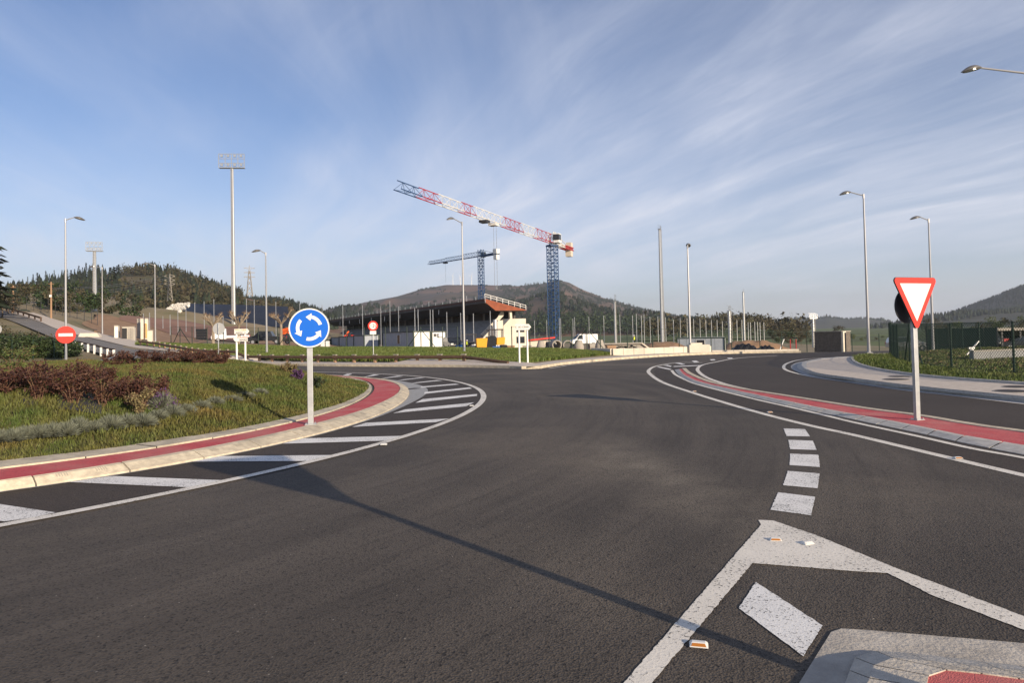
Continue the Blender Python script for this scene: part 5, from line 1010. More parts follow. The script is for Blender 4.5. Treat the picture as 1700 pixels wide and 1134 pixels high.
def pylon(px, py_base, D, ytop, label, hill_q=None):
    b = Vector(AT(px, py_base, D)); H = top_of(px, ytop, D) - b.z; o = thing('transmission_pylon', label, 'pylon', tuple(b), .5); mb = MB(); W = H * .17
    for k in range(5):
        z0, z1 = H * k / 6, H * (k + 1) / 6; w0, w1 = W * (1 - k / 6.5), W * (1 - (k + 1) / 6.5); c = [(-1, -1), (1, -1), (1, 1), (-1, 1)]
        for i in range(4):
            p, q = c[i], c[(i + 1) % 4]; A = lambda c_, w, z: (c_[0] * w / 2, c_[1] * w / 2, z); mb.bar(A(p, w0, z0), A(p, w1, z1), .004 * D / 10 * 1.4).bar(A(p, w0, z0), A(q, w1, z1), .004 * D / 10).bar(A(q, w0, z0), A(p, w1, z1), .004 * D / 10)
    mb.bar((-W * .1, 0, H * .8), (0, 0, H), .2).bar((W * .1, 0, H * .8), (0, 0, H), .2); mb.build('tower', 'concrete', o)
    for z in (.62, .76, .9):
        ar = MB()
        for s in (-1, 1): ar.bar((0, 0, H * z + .6), (s * H * .17, 0, H * z), .0005 * D).bar((0, 0, H * z - .6), (s * H * .17, 0, H * z), .0005 * D)
        ar.build('crossarm', 'concrete', o)
    return b, H
b1, H1 = pylon(282, 500, 210, 454, 'transmission pylon standing on the left hill behind the white rocks'); pylon(414.5, 492, 560, 440, 'far transmission pylon right of the tallest floodlight mast')
pw = thing('power_line', 'slack overhead wires running left from the pylon', 'power line', tuple(b1))
for z in (.62, .76, .9):
    for sd in (-1, 1):
        a = b1 + Vector((sd * H1 * .17 * math.cos(.5), sd * H1 * .17 * math.sin(.5), H1 * z)); e = Vector(AT(20, 474 + (.9 - z) * 90, 240)) + Vector((0, sd * 3, 0)); n = 14; q = [a.lerp(e, i / n) - Vector((0, 0, 4 * 2.2 * (i / n) * (1 - i / n))) for i in range(n + 1)]; w = MB()
        for i in range(n): w.cyl(q[i], q[i + 1], .045, .045, 4, False)
        w.build('wire', 'cable', pw, world=True)
for i, (p, y) in enumerate(((752, 457), (764.5, 459), (783, 457), (911, 452))):
    q = hill_at('mountain', p, .995); H = AT(p, y, q.y)[2] - q.z; o = thing('wind_turbine', ['first white wind turbine from the left on the mountain ridge', 'second white wind turbine from the left on the mountain ridge', 'third white wind turbine from the left on the mountain ridge', 'white wind turbine beside the mountain summit'][i], 'wind turbine', tuple(q), 0, 'wind turbines on the mountain'); MB().cyl((0, 0, -5), (0, 0, H), 1.2, .7, 6).build('tower', 'white_coating', o); MB().box((0, -.5, H), (1.5, 3, 1.5)).build('nacelle', 'white_coating', o)
    for k in range(3): a = 1.2 + i + k * 2.094; MB().bar((0, -2, H), (math.cos(a) * 12, -2, H + math.sin(a) * 12), .9, .4).build('blade', 'white_coating', o)

# ------------------------------------------------------------------ grandstand
SA = Vector((-.49, .87, 0)).normalized(); SB = Vector((.87, .49, 0))
def grandstand():
    A = Vector((-4.3, 110, 0)); g = h(A.x, A.y); u = Vector((-.435, .9, 0)).normalized(); v = Vector((.9, .435, 0)).normalized(); L_ = 133.; o = thing('grandstand', 'unfinished concrete grandstand with a long wedge shaped roof', 'grandstand', (A.x, A.y, g))
    Q = lambda a, b, z: u * a + v * b + Vector((0, 0, z - g)); zf, zr = 7.45, 5.6; W = 7.4
    def sec(poly, a0, a1, name, m, par=o):
        n = len(poly); mb = MB(); mb.add([Q(a0, b, z) for b, z in poly] + [Q(a1, b, z) for b, z in poly], [tuple(range(n)), tuple(range(2 * n - 1, n - 1, -1))] + [((i + 1) % n, i, n + i, n + (i + 1) % n) for i in range(n)]); return mb.build(name, m, par)
    rf = sec([(0, zf), (0, zf - .7), (W * .32, 5.45), (W, 5.45), (W, zr)], .12, L_, 'roof', 'roof_steel')
    MB().add([Q(0, b, z) for b, z in ((0, zf - .02), (0, zf - .55), (W * .25, 5.5), (W, 5.5), (W, zr))] + [Q(.11, b, z) for b, z in ((0, zf - .02), (0, zf - .55), (W * .25, 5.5), (W, 5.5), (W, zr))], [(0, 1, 2, 3, 4), (9, 8, 7, 6, 5)] + [((i + 1) % 5, i, 5 + i, 5 + (i + 1) % 5) for i in range(5)]).build('gable_board', 'formwork_wood', o)
    sec([(-.12, zf - .05), (-.12, zf - .35), (-.01, zf - .35), (-.01, zf - .05)], 0, L_, 'fascia', 'dark_fascia', rf)
    for k in range(34): a = k * 4.0; MB().bar(Q(a, .05, zf - .6), Q(a, .05, zf + .55 + (.35 if k % 5 == 2 else 0)), .09).build('roof_post', 'galvanised_steel', rf)
    MB().bar(Q(0, .05, zf + .5), Q(L_, .05, zf + .5), .05).bar(Q(0, .05, zf + .25), Q(L_, .05, zf + .25), .04).build('roof_rail', 'galvanised_steel', rf)
    for k in range(8): b = W * k / 7; z = zf + (zr - zf) * k / 7; MB().bar(Q(.05, b, z), Q(.05, b, z + .75), .07).build('roof_post', 'white_coating', rf)
    MB().bar(Q(.05, 0, zf + .75), Q(.05, W, zr + .75), .06).bar(Q(.05, 0, zf + .4), Q(.05, W, zr + .4), .05).build('gable_rail', 'white_coating', rf)
    for k in range(11): b = .6 + k * .5; z = 1.2 + k * .30; sec([(b, z - 1.6), (b + .52, z - 1.6), (b + .52, z), (b, z)], 2.5, L_ - 1, 'terrace_step', 'terrace_concrete')
    sec([(.35, g - .5), (.55, g - .5), (.55, 1.75), (.35, 1.75)], 2.5, L_ - 1, 'front_wall', 'terrace_concrete'); sec([(6.3, g - .5), (6.6, g - .5), (6.6, 5.4), (6.3, 5.4)], 2.5, L_ - 1, 'rear_wall', 'roof_steel')
    for k in range(16): a = 6 + k * 8.2; MB().bar(Q(a, 5.9, 3.5), Q(a, 5.9, 5.6), .4).build('column', 'concrete', o)
    for k in range(9): a = 10 + k * 13; MB().bar(Q(a, .3, 6.9), Q(a, .3, 5.4 + .3 * (k % 2)), .12).build('hanger', 'white_coating', o)
    # end block with stair parapet
    eb = sec([(2.9, g - .5), (7.0, g - .5), (7.0, 4.15), (4.1, 4.15), (2.9, 3.0)], -.6, 2.3, 'end_block', 'pale_concrete'); sec([(-.7, g - .5), (2.88, g - .5), (2.88, 3.9), (2.1, 3.9), (-.7, 1.1)], -.5, -.1, 'stair_parapet', 'pale_concrete'); sec([(.6, 1.3), (3.6, 4.0), (4.4, 4.8), (4.4, 5.4), (3.9, 5.4), (3.2, 4.4), (.2, 1.7)], 2.35, 2.6, 'stair_parapet', 'pale_concrete')
    MB().bar(Q(1.2, 5.1, 4.1), Q(1.2, 5.0, 5.5), .5, .4).build('column', 'pale_concrete', o)
    for b0, b1, z0, z1 in ((5.2, 6.7, 1.9, 3.2), (5.2, 6.7, .1, 1.2)): MB().add([Q(-.62, b0, z0), Q(-.62, b1, z0), Q(-.62, b1, z1), Q(-.62, b0, z1)], [(0, 1, 2, 3)]).build('window', 'dark_glass', eb)
    MB().cyl(Q(-1.6, 1.0, g), Q(-1.6, 1.0, 4.0), .36, .36, 12).build('round_duct', 'galvanised_steel', o)
grandstand()

# ------------------------------------------------------------------ site cabins
def cabin(c, L_, W, H, label, ends='cabin_white', sides='cabin_panel', axis=SA, win=((.5, 1),), ac=False):  # default grey blue sides put the shade of the long face into the colour
    o = thing('site_cabin', label, 'site cabin', tuple(c), math.atan2(axis.y, axis.x) - math.pi / 2, 'site cabins')
    fr = MB()
    for x in (-W / 2, W / 2):
        for y in (0, L_): fr.box((x, y, H / 2), (.16, .16, H))
        for z in (.06, H - .06): fr.box((x, L_ / 2, z), (.17, L_, .13))
    for y in (0, L_):
        for z in (.06, H - .06): fr.box((0, y, z), (W, .17, .13))
    fr.build('frame', 'green_coating', o); n = int(L_ / 1.2)
    for i in range(n):
        for s in (-1, 1): MB().box((s * (W / 2 - .03), L_ * (i + .5) / n, H / 2), (.05, L_ / n - .03, H - .2)).build('side_panel', sides, o)
    for y in (.03, L_ - .03):
        for s in (-1, 1): MB().box((s * W / 4, y, H / 2), (W / 2 - .03, .05, H - .2)).build('end_panel', ends, o)
    MB().box((0, L_ / 2, H - .02), (W - .1, L_ - .1, .06)).build('roof', 'cabin_white', o)
    for f_, _ in win:
        wn = MB().box((-W / 2 - .02, L_ * f_, H * .58), (.06, 1.1, H * .46)).build('window', 'dark_glass', o); fr2 = MB()
        for q in (-.57, .57): fr2.box((-W / 2 - .04, L_ * f_ + q, H * .58), (.07, .06, H * .5))
        fr2.build('window_frame', 'cabin_white', wn)
    if ac: MB().box((.2, -.2, H * .8), (.75, .35, .5)).build('air_conditioner', 'cabin_white', o); MB().box((-.55, -.02, H * .8), (.4, .05, .4)).build('vent', 'dark_metal', o)
    return o
q = on(701, 90.5); q.z = min(q.z, top_of(701, 581, 90.5)); cabin(q, 12.5, 2.35, 2.55, 'long site cabin with a shaded grey side, a white end and one dark window', win=((.45, 1),))
q = on(729, 92.2); q.z = min(q.z, top_of(729, 581, 92)); cabin(q, 6, 2.05, 2.6, 'white ended site cabin with a wall unit right of the long cabin', ac=True, win=())
for i, (p, D) in enumerate(((617, 104), (604, 109), (589, 114.5), (574, 120))): q = on(p, D); q.z = top_of(p, 580, D); cabin(q, 5.4, 2.3, 2.2, f'{["first", "second", "third", "fourth"][i]} grey site cabin from the right in the row behind the blue sign', win=(), ends='cabin_panel')
q = on(553, 124); q.z = top_of(553, 580, 124); cabin(q, 5, 2.4, 1.9, 'dark green container just right of the blue sign', ends='green_coating', sides='green_coating', win=())
q = on(1204, 92); q.z = top_of(1204, 584, 92); cabin(q, 6.2, 1.9, 2.0, 'site cabin with a shaded blue grey side and a white right end behind the low wall', axis=Vector((-.93, .36, 0)), win=((.5, 1),))

# ------------------------------------------------------------------ vehicles
CARS = {'pickup': (4.9, 1.8, [(0, .45), (0, 1.0), (1.45, 1.04), (1.75, 1.68), (3.2, 1.72), (3.75, 1.1), (4.7, .98), (4.9, .75), (4.9, .42)], [(1.62, 1.08), (1.85, 1.6), (3.12, 1.64), (3.6, 1.1)], (.95, 3.95)),
 'suv': (4.3, 1.75, [(0, .45), (0, .95), (.2, 1.5), (.45, 1.62), (2.6, 1.62), (3.3, 1.05), (4.15, .92), (4.3, .7), (4.3, .42)], [(.32, 1.02), (.52, 1.52), (2.52, 1.54), (3.1, 1.05)], (.8, 3.45)),
 'hatch': (4.0, 1.7, [(0, .38), (0, .9), (.35, 1.35), (.7, 1.45), (2.2, 1.42), (3.0, .98), (3.85, .82), (4.0, .6), (4.0, .36)], [(.5, .93), (.75, 1.36), (2.12, 1.34), (2.8, .97)], (.75, 3.2)),
 'van': (5.2, 1.95, [(0, .45), (0, 2.2), (3.6, 2.25), (4.4, 1.35), (5.05, 1.1), (5.2, .8), (5.2, .42)], [(3.0, 1.25), (3.0, 2.05), (3.65, 2.08), (4.25, 1.33)], (.95, 4.25)),
 'truck': (5.6, 1.95, [(0, .6), (0, 1.0), (3.4, 1.0), (3.45, 2.1), (4.4, 2.15), (5.1, 1.35), (5.5, 1.15), (5.6, .8), (5.6, .45), (3.4, .45), (3.4, .6)], [(3.7, 1.25), (3.7, 1.95), (4.35, 1.98), (4.9, 1.33)], (1.0, 4.6))}
def car(kind, loc, heading, m, label, cat='car'):
    L_, W, prof, glass, wh = CARS[kind]; o = thing('parked_' + {'pickup': 'pickup', 'suv': 'car', 'hatch': 'car', 'van': 'van', 'truck': 'flatbed_truck'}[kind], label, cat, tuple(loc), heading)
    def side(x): return W / 2
    n = len(prof); mb = MB(); zt = max(z for _, z in prof); V = []
    for s in (-1, 1):
        for x, z in prof: V.append((x - L_ / 2, s * W / 2 * (1 - .13 * max(0, (z - .95) / (zt - .94))), z))
    mb.add(V, [tuple(range(n)), tuple(range(2 * n - 1, n - 1, -1))] + [((i + 1) % n, i, n + i, n + (i + 1) % n) for i in range(n)]); bd = mb.build('body', m, o, bevel=.05)
    k = len(glass)
    for s in (-1, 1):
        MB().add([(x - L_ / 2, s * (W / 2 * (1 - .13 * max(0, (z - .95) / (zt - .94))) + .012), z) for x, z in glass], [tuple(range(k))]).build('side_window', 'dark_glass', bd)
        for w in wh:
            w_ = MB().cyl((w - L_ / 2, s * (W / 2 - .2), .33), (w - L_ / 2, s * (W / 2 + .015), .33), .33, .33, 16).build('wheel', 'rubber', o); MB().cyl((w - L_ / 2, s * (W / 2 - .0), .33), (w - L_ / 2, s * (W / 2 + .03), .33), .2, .2, 12).build('rim', 'alloy', w_)
        MB().box((L_ / 2 - .06, s * (W / 2 - .25), .78), (.16, .34, .16)).build('headlight', 'lens_clear', o); MB().box((-L_ / 2 + .02, s * (W / 2 - .12), .9), (.08, .16, .3)).build('tail_light', 'lens_red', o)
    a, b = glass[-1], glass[-2]; f_ = 1.0; MB().add([(a[0] + .22 - L_ / 2, -W * .42, a[1] + .03), (a[0] + .22 - L_ / 2, W * .42, a[1] + .03), (b[0] + .14 - L_ / 2, W * .38, b[1] + .02), (b[0] + .14 - L_ / 2, -W * .38, b[1] + .02)], [(0, 1, 2, 3)]).build('windscreen', 'dark_glass', bd)
    return o
def carpx(kind, px, D, heading, m, label, ybase=None, cat='car'):
    q = on(px, D)
    if ybase: q.z = max(top_of(px, ybase, D), q.z)
    return car(kind, q, heading, m, label, cat)
carpx('pickup', 442, 90, math.pi + .12, 'car_dark', 'dark pickup parked behind the grass bank left of the blue sign', 571.5, cat='pickup')
carpx('truck', 383, 108, math.pi + .35, 'car_white', 'white flatbed truck behind the round sign seen from the back', 568, cat='truck')
carpx('hatch', 492, 98, math.pi + .3, 'car_white', 'white car hidden partly by the blue sign', 571, cat='car')
carpx('hatch', 479, 94, math.pi + .2, 'car_dark', 'dark car just behind the pickup', 571, cat='car')
carpx('suv', 297, 150, math.pi + .2, 'car_red', 'dark red car on the earth slope', cat='car')
carpx('suv', 752, 86, math.pi + 1.9, 'car_dark', 'dark car between the white cabins and the yellow paver', 581, 'car')
carpx('van', 969, 132, math.pi + .2, 'car_white', 'white van behind the concrete pipes', 574, 'van')
carpx('suv', 1507, 80, -.25, 'car_silver', 'silver car behind the green fence corner', cat='car')
carpx('hatch', 1571, 84, 2.6, 'car_silver', 'half hidden silver car behind the grey screen', cat='car')
carpx('hatch', 1694, 66, 2.9, 'car_dark', 'dark car under the low shed at the right edge', cat='car')
carpx('van', 1650, 70, -1.4, 'car_white', 'white van parked under the low shed', cat='van')

def paver():
    b = on(815, 80); b.z = top_of(815, 580.5, 80); o = thing('asphalt_paver', 'yellow asphalt paver with a dark canopy before the grandstand', 'paver', tuple(b), .1); S = 80 / F
    X = lambda px: (px - 815) * S; Z = lambda y: (580.5 - y) * S
    MB().extr([(X(791), Z(576)), (X(807), Z(577)), (X(809), Z(561)), (X(790.5), Z(561.5))], -1.0, 1.0).build('hopper', 'machine_yellow', o, bevel=.05)
    MB().extr([(X(823.5), Z(573)), (X(837), Z(572)), (X(838), Z(560)), (X(824), Z(561))], -1.0, 1.0).build('rear_body', 'machine_yellow', o, bevel=.06); MB().box((X(815), 0, Z(569)), (X(824) - X(808), 1.8, Z(558) - Z(578))).build('engine', 'cardark' if 'cardark' in MATS else 'car_dark', o, bevel=.05)
    MB().box((X(822), 0, Z(547.5)), (X(836) - X(809), 2.0, .12)).build('canopy', 'dark_metal', o, bevel=.03)
    for p in (812, 823, 834):
        for s in (-.85, .85): MB().bar((X(p), s, Z(562)), (X(p), s, Z(548)), .08).build('canopy_post', 'dark_metal', o)
    MB().box((X(803), 0, Z(577.5)), (X(820) - X(790), 1.6, .5)).build('track', 'rubber', o, bevel=.1); MB().box((X(823), -.95, Z(577.5)), (X(829) - X(816), .3, .35)).build('screed', 'machine_blue', o, bevel=.03); MB().box((X(836), 0, Z(577)), (.8, 1.7, .55)).build('track', 'rubber', o, bevel=.12)
    MB().box((X(818), .2, Z(560)), (.5, .5, .35)).build('seat', 'black_plastic', o, bevel=.05)
    b2 = on(779, 86); b2.z = top_of(779, 581, 86); o = thing('site_trailer', 'dark open trailer with a flat roof left of the paver', 'trailer', tuple(b2), .1); S = 86 / F
    MB().box((0, 0, 1.95), (1.9, 1.8, .12)).build('roof', 'dark_metal', o)
    for x in (-.85, .85):
        for y in (-.8, .8): MB().bar((x, y, .3), (x, y, 1.95), .07).build('post', 'dark_metal', o)
    MB().extr([(-.9, .35), (.95, .35), (.95, 1.0), (.3, 1.05), (-.9, .7)], -.8, .8).build('bed', 'dark_metal', o)
    for x in (-.5, .5): MB().cyl((x, -.9, .3), (x, -.7, .3), .3, .3, 14).build('wheel', 'rubber', o)
    b3 = on(757, 88.5); b3.z = top_of(757, 581, 88.5)
paver()
def digger():
    b = on(583, 128); b.z = top_of(583, 581, 128); o = thing('telehandler', 'red telehandler seen above the cabins behind the blue sign', 'machine', tuple(b), 0); S = 128 / F
    MB().extr([(-1.3, 2.0), (1.3, 1.7), (1.5, 2.3), (.6, 2.75), (-.4, 2.85), (-1.2, 2.7)], -.7, .7).build('body', 'sign_red', o, bevel=.08); MB().extr([(-.5, 2.4), (.2, 2.4), (.1, 3.2), (-.4, 3.2)], -.72, .72).build('cab', 'dark_glass', o, bevel=.05); MB().bar((-1.1, 0, 2.6), (-.4, 0, 3.5), .25).build('boom', 'machine_orange', o)
    for x in (-.9, .9): MB().cyl((x, -.8, .7), (x, -.5, .7), .7, .7, 14).build('wheel', 'rubber', o)
    MB().box((0, 0, 1.3), (2.4, 1.2, 1.0)).build('chassis', 'dark_metal', o)
    b = on(478, 150); b.z = top_of(478, 562, 150); o = thing('excavator', 'small orange excavator behind the pollarded trees', 'machine', tuple(b), 0); MB().extr([(-1.2, .9), (1.2, .9), (1.2, 1.9), (.2, 2.4), (-1.2, 2.0)], -1, 1).build('body', 'machine_orange', o, bevel=.1); MB().bar((.8, 0, 1.8), (2.2, 0, 3.2), .35).bar((2.2, 0, 3.2), (3.2, 0, 1.6), .28).build('boom', 'machine_orange', o); MB().box((0, 0, .45), (3, 2.2, .8)).build('tracks', 'rubber', o, bevel=.2)
digger()
q = on(898, 120); rs = thing('red_canopy', 'red roofed stall beyond the white arrow sign', 'stall', (q.x, q.y, top_of(898, 574, 120)), .1); MB().extr([(-2.4, .9), (2.4, 1.25), (2.4, 1.5), (-2.4, 1.1)], -1, 1).build('roof', 'sign_red', rs); MB().box((0, .3, .35), (4.6, 1.4, 1.0)).build('wall', 'pale_concrete', rs)

# concrete pipes and manhole cones
def pipe(px, D, rpx, heading, ybase, label, L_=1.6):
    r = rpx / F * D; q = on(px, D); q.z = top_of(px, ybase, D); o = thing('concrete_pipe', label, 'pipe', tuple(q), 0); d = Vector((math.cos(heading), math.sin(heading), 0)); m = Matrix.Translation((0, 0, r)) @ d.to_track_quat('Z', 'Y').to_matrix().to_4x4()
    mb = MB().lathe([(r * .8, 0), (r, 0), (r, L_), (r * .8, L_), (r * .8, 0)], 24); mb.v = [tuple(m @ Vector(p)) for p in mb.v]; mb.build('pipe', 'concrete', o, smooth=False); return o
def cone(px, D, wpx, hpx, ybase, label):
    q = on(px, D); q.z = top_of(px, ybase, D); r = wpx / 2 / F * D; H = hpx / F * D; o = thing('manhole_cone', label, 'concrete cone', tuple(q), random.uniform(0, 6)); MB().lathe([(r * .82, 0), (r, 0), (r, H * .42), (r * .62, H), (r * .5, H), (r * .8, H * .4), (r * .82, 0)], 22).build('shell', 'concrete', o); return o
pipe(925, 66, 8.2, 1.75, 581, 'dark mouthed concrete pipe left of the other open pipe', 1.6); pipe(943, 66, 8.0, 1.6, 581, 'concrete pipe lying with its open end towards the road', 1.2); pipe(908, 68, 7.0, .3, 581, 'concrete pipe lying sideways left of the open pipes', 1.5); pipe(978, 68, 5.5, .2, 581, 'concrete pipe lying between the two upright cones', 1.3)
cone(898, 65, 14, 15, 581, 'leftmost concrete manhole cone'); cone(961, 65, 17, 17, 582, 'concrete manhole cone right of the open pipes'); cone(996, 65, 16, 18, 582.5, 'rightmost concrete manhole cone')

# people in hi-vis on the site
def person(px, D, ybase, ytop, label, ang):
    q = on(px, D); q.z = top_of(px, ybase, D); H = top_of(px, ytop, D) - q.z; s = H / 1.75; o = thing('person', label, 'person', tuple(q), ang); V = [(0, 0, .95), (0, 0, 1.2), (0, 0, 1.42), (0, 0, 1.52), (0, .02, 1.66), (-.2, 0, 1.4), (-.26, .03, 1.12), (-.24, .16, .92), (.2, 0, 1.4), (.27, .0, 1.12), (.26, .1, .88), (-.1, 0, .9), (-.11, .03, .5), (-.11, 0, .08), (-.11, .14, .04), (.1, 0, .9), (.12, -.04, .5), (.12, -.08, .08), (.12, .06, .04)]
    E = [(0, 1), (1, 2), (2, 3), (3, 4), (2, 5), (5, 6), (6, 7), (2, 8), (8, 9), (9, 10), (0, 11), (11, 12), (12, 13), (13, 14), (0, 15), (15, 16), (16, 17), (17, 18)]; Rr = [.15, .15, .16, .06, .11, .075, .05, .045, .075, .05, .045, .10, .07, .05, .045, .10, .07, .05, .045]
    me = bpy.data.meshes.new('body'); me.from_pydata([tuple(c * s for c in v) for v in V], E, []); b = obj('body', me, 'dark_cloth', o); sk_ = b.modifiers.new('skin', 'SKIN')
    for i, d in enumerate(me.skin_vertices[0].data): d.radius = (Rr[i] * s, Rr[i] * s * .85)
    me.skin_vertices[0].data[0].use_root = True; b.modifiers.new('sub', 'SUBSURF').levels = 1
    MB().lathe([(.19 * s, .92 * s), (.20 * s, 1.2 * s), (.21 * s, 1.4 * s), (.10 * s, 1.5 * s)], 12).build('hi_vis_jacket', 'hi_vis', o, smooth=True); MB().ball((0, .02 * s, 1.66 * s), (.10 * s, .11 * s, .13 * s), 10, 8).build('head', 'skin', o, smooth=True); MB().lathe([(.14 * s, 1.70 * s), (.125 * s, 1.76 * s), (.08 * s, 1.82 * s), (.001, 1.84 * s)], 12).build('helmet', 'white_coating', o, smooth=True)
person(775.5, 79, 580.5, 565, 'person in a yellow hi-vis jacket behind the middle lamp post', 2.4); person(1053, 104, 572, 557, 'person in a hi-vis jacket among the net poles right of the cranes', 1.)

# stone-faced abutment, earth bank, dirt heaps, timber hut and posts
q0 = on(1003, 74); q1 = on(1085, 74); ab = thing('stone_wall', 'grey patterned abutment wall with a sloping right end', 'wall', (q0.x, q0.y, top_of(1003, 583, 74))); zt = top_of(1040, 571, 74) - ab.location.z; Lw = q1.x - q0.x
MB().extr([(0, -.3), (Lw, -.3), (Lw * .76, zt), (0, zt)], 0, .5).build('wall_face', 'kerb_concrete' if False else 'concrete', ab); MB().bar((0, -.03, zt + .05), (Lw * .76, -.03, zt + .05), .5, .14).build('coping', 'concrete', ab); MB().bar((Lw * .76, -.03, zt + .05), (Lw * 1.01, -.03, -.2), .4, .14).build('coping', 'pale_concrete', ab)
for i in range(26):
    x = random.uniform(.1, .72) * Lw; z = random.uniform(.05, zt - .15); n = 6; w = random.uniform(.18, .36); MB().extr([(x + w * math.cos(6.28 * k / n + i) * random.uniform(.8, 1.2), max(min(z + w * .55 * math.sin(6.28 * k / n + i), zt - .08), -.1)) for k in range(n)], -.03, .01).build('stone', 'concrete' if i % 2 else 'terrace_concrete', ab)
def heap(px0, px1, D, yb, yt, m, label, depth=4., name='earth_heap', cat='heap', nz=.25, mb_=None):
    a = Vector(AT(px0, yb, D)); b = Vector(AT(px1, yb, D)); H = top_of((px0 + px1) / 2, yt, D) - a.z; n, k = 34, 14; V = []
    for j in range(k + 1):
        for i in range(n + 1):
            u, v = i / n, j / k; e = min(1, 4.5 * u * (1 - u)) ** .8 * math.sin(math.pi * v) ** .7; z = H * e * (1 + nz * (math.sin(i * 1.3 + px0) * math.sin(j * 1.1 + i * .5)) * .6) ; V.append((a.x + (b.x - a.x) * u, D + depth * (v - .3), a.z - .5 + (z + .5 if e > 0 else 0)))
    mb = MB(); mb.v = V; mb.f = [(j * (n + 1) + i, j * (n + 1) + i + 1, (j + 1) * (n + 1) + i + 1, (j + 1) * (n + 1) + i) for j in range(k) for i in range(n)]
    return tag(mb.build(name, m, smooth=True), label, cat)
heap(1060, 1150, 82, 584, 568, 'brown_dirt', 'flat topped brown earth bank behind the low cream wall', 8, nz=.08)
heap(1195, 1312, 100, 584, 566, 'brown_dirt', 'brown earth heap behind the black coiled hoses', 9, nz=.2)
heap(1215, 1262, 84, 584, 572.5, 'black_plastic', 'black sheeting heap right of the blue grey site cabin', 2.5, 'sheeting_heap', 'heap', .5); heap(1258, 1290, 82, 584, 575, 'black_plastic', 'smaller black and white sheeting heap further right', 2.2, 'sheeting_heap', 'heap', .6)
q = on(1375, 58); q.z = top_of(1375, 585, 58); ht = thing('timber_hut', 'weathered timber hut with a sunlit right edge at the far road side', 'hut', tuple(q), -.92); W = 47 / F * 58; H = 34 / F * 58
for i in range(12): MB().box((-W / 2 + W * (i + .5) / 12, 0, H / 2 - .1), (W / 12 - .012, .05, H + .2)).build('board', 'weathered_board', ht)
MB().box((W / 2 + .06, .2, H / 2), (.16, .5, H + .05)).build('lit_edge', 'pale_concrete', ht); MB().box((0, .75, H / 2), (W, 1.4, H - .06)).build('core', 'weathered_board', ht); MB().box((0, .7, H + .02), (W + .1, 1.6, .06)).build('roof', 'concrete', ht)  # pale strip paints the sunlit corner side of the hut
MB().bar((W / 2 + .35, -.1, -.2), (W / 2 + .35, -.1, H * .95), .09).build('post', 'dark_metal', ht)
for i, p in enumerate((1312.5, 1322)): q = on(p, 66); o = MB().cyl((0, 0, -.3), (0, 0, 1.25), .05, .05, 8).build('red_post', 'crane_red'); o.location = q; tag(o, ['left one of the two slim red posts beside the earth heap', 'right one of the two slim red posts beside the earth heap'][i], 'post', 'red posts')
q = on(1291, 70); o = MB().cyl((0, 0, -.3), (.7, 0, 1.3), .05, .05, 8).build('leaning_pole', 'white_coating'); o.location = q; tag(o, 'white pole leaning to the right on the earth heap', 'pole')

# left: concrete meter huts, pit, rock pile, tarp bank
def block(px, D, yb, yt, wpx, m, label, dep=.9, extra=None, name='concrete_hut'):
    q = on(px, D); zb = min(q.z, top_of(px, yb, D)); o = thing(name, label, 'hut', (q.x, q.y, zb), .35); W = wpx / F * D; H = top_of(px, yt, D) - zb; MB().box((0, dep / 2, H / 2), (W, dep, H)).build('wall', m, o, bevel=.02); MB().box((0, dep / 2, H + .03), (W * 1.08, dep * 1.1, .07)).build('roof_slab', 'concrete', o); return o, W, H
o, W, H = block(193, 78, 559, 541, 6, 'pale_concrete', 'narrow white concrete cabinet leftmost on the sandy bank'); MB().box((0, -.02, H / 2), (W * .7, .04, H * .8)).build('door', 'white_coating', o)
o, W, H = block(213, 77, 564, 543, 18, 'pale_concrete', 'concrete block hut with a dark open doorway on the sandy bank', 1.2); MB().box((-W * .3, -.03, H * .5), (W * .4, .06, H * .85)).build('doorway', 'black_plastic', o)  # black panel on the solid wall paints the unlit inside of the doorway
for r_ in range(5):
    for c_ in range(2): MB().box((W * (.08 + .26 * c_), -.04, H * (.1 + .19 * r_)), (W * .24, .06, H * .17)).build('block', 'concrete', o)
o, W, H = block(239.5, 82, 553, 529, 11, 'pale_concrete', 'tall cream meter hut with a yellow pipe'); MB().bar((W * .1, -.1, .2), (W * .1, -.1, H * .75), .08).bar((W * .3, -.1, .2), (W * .3, -.1, H * .75), .08).bar((W * .1, -.1, H * .75), (W * .3, -.1, H * .75), .08).build('pipe', 'machine_yellow', o)
o, W, H = block(249, 74, 568, 549, 8, 'pale_concrete', 'low cream concrete block right of the meter hut', .6)
o, W, H = block(231, 84, 548, 530, 6, 'concrete', 'grey concrete cabinet left of the tall cream meter hut', .8)
q = on(150, 78); o = thing('concrete_slab', 'pale concrete slab lying by the hill road', 'slab', tuple(q), .3); MB().extr([(-1.2, -.1), (1.2, -.1), (.8, .55), (-.9, .55)], -.6, .6).build('slab', 'pale_concrete', o, bevel=.05)
tp = MB(); T_ = [(p, np.interp(p, [282, 315, 345, 400, 480], [520, 504, 505, 506, 509]), 186) for p in np.linspace(284, 478, 30)]; B_ = [(p, np.interp(p, [280, 330, 400, 480], [524, 531, 541, 543]), 168) for p in np.linspace(280, 482, 30)]
tp.strip([AT(*q) for q in B_], [AT(*q) for q in T_]); tag(tp.build('black_sheeting', 'black_tarp'), 'black plastic sheeting covering the embankment right of the white rocks', 'sheeting')
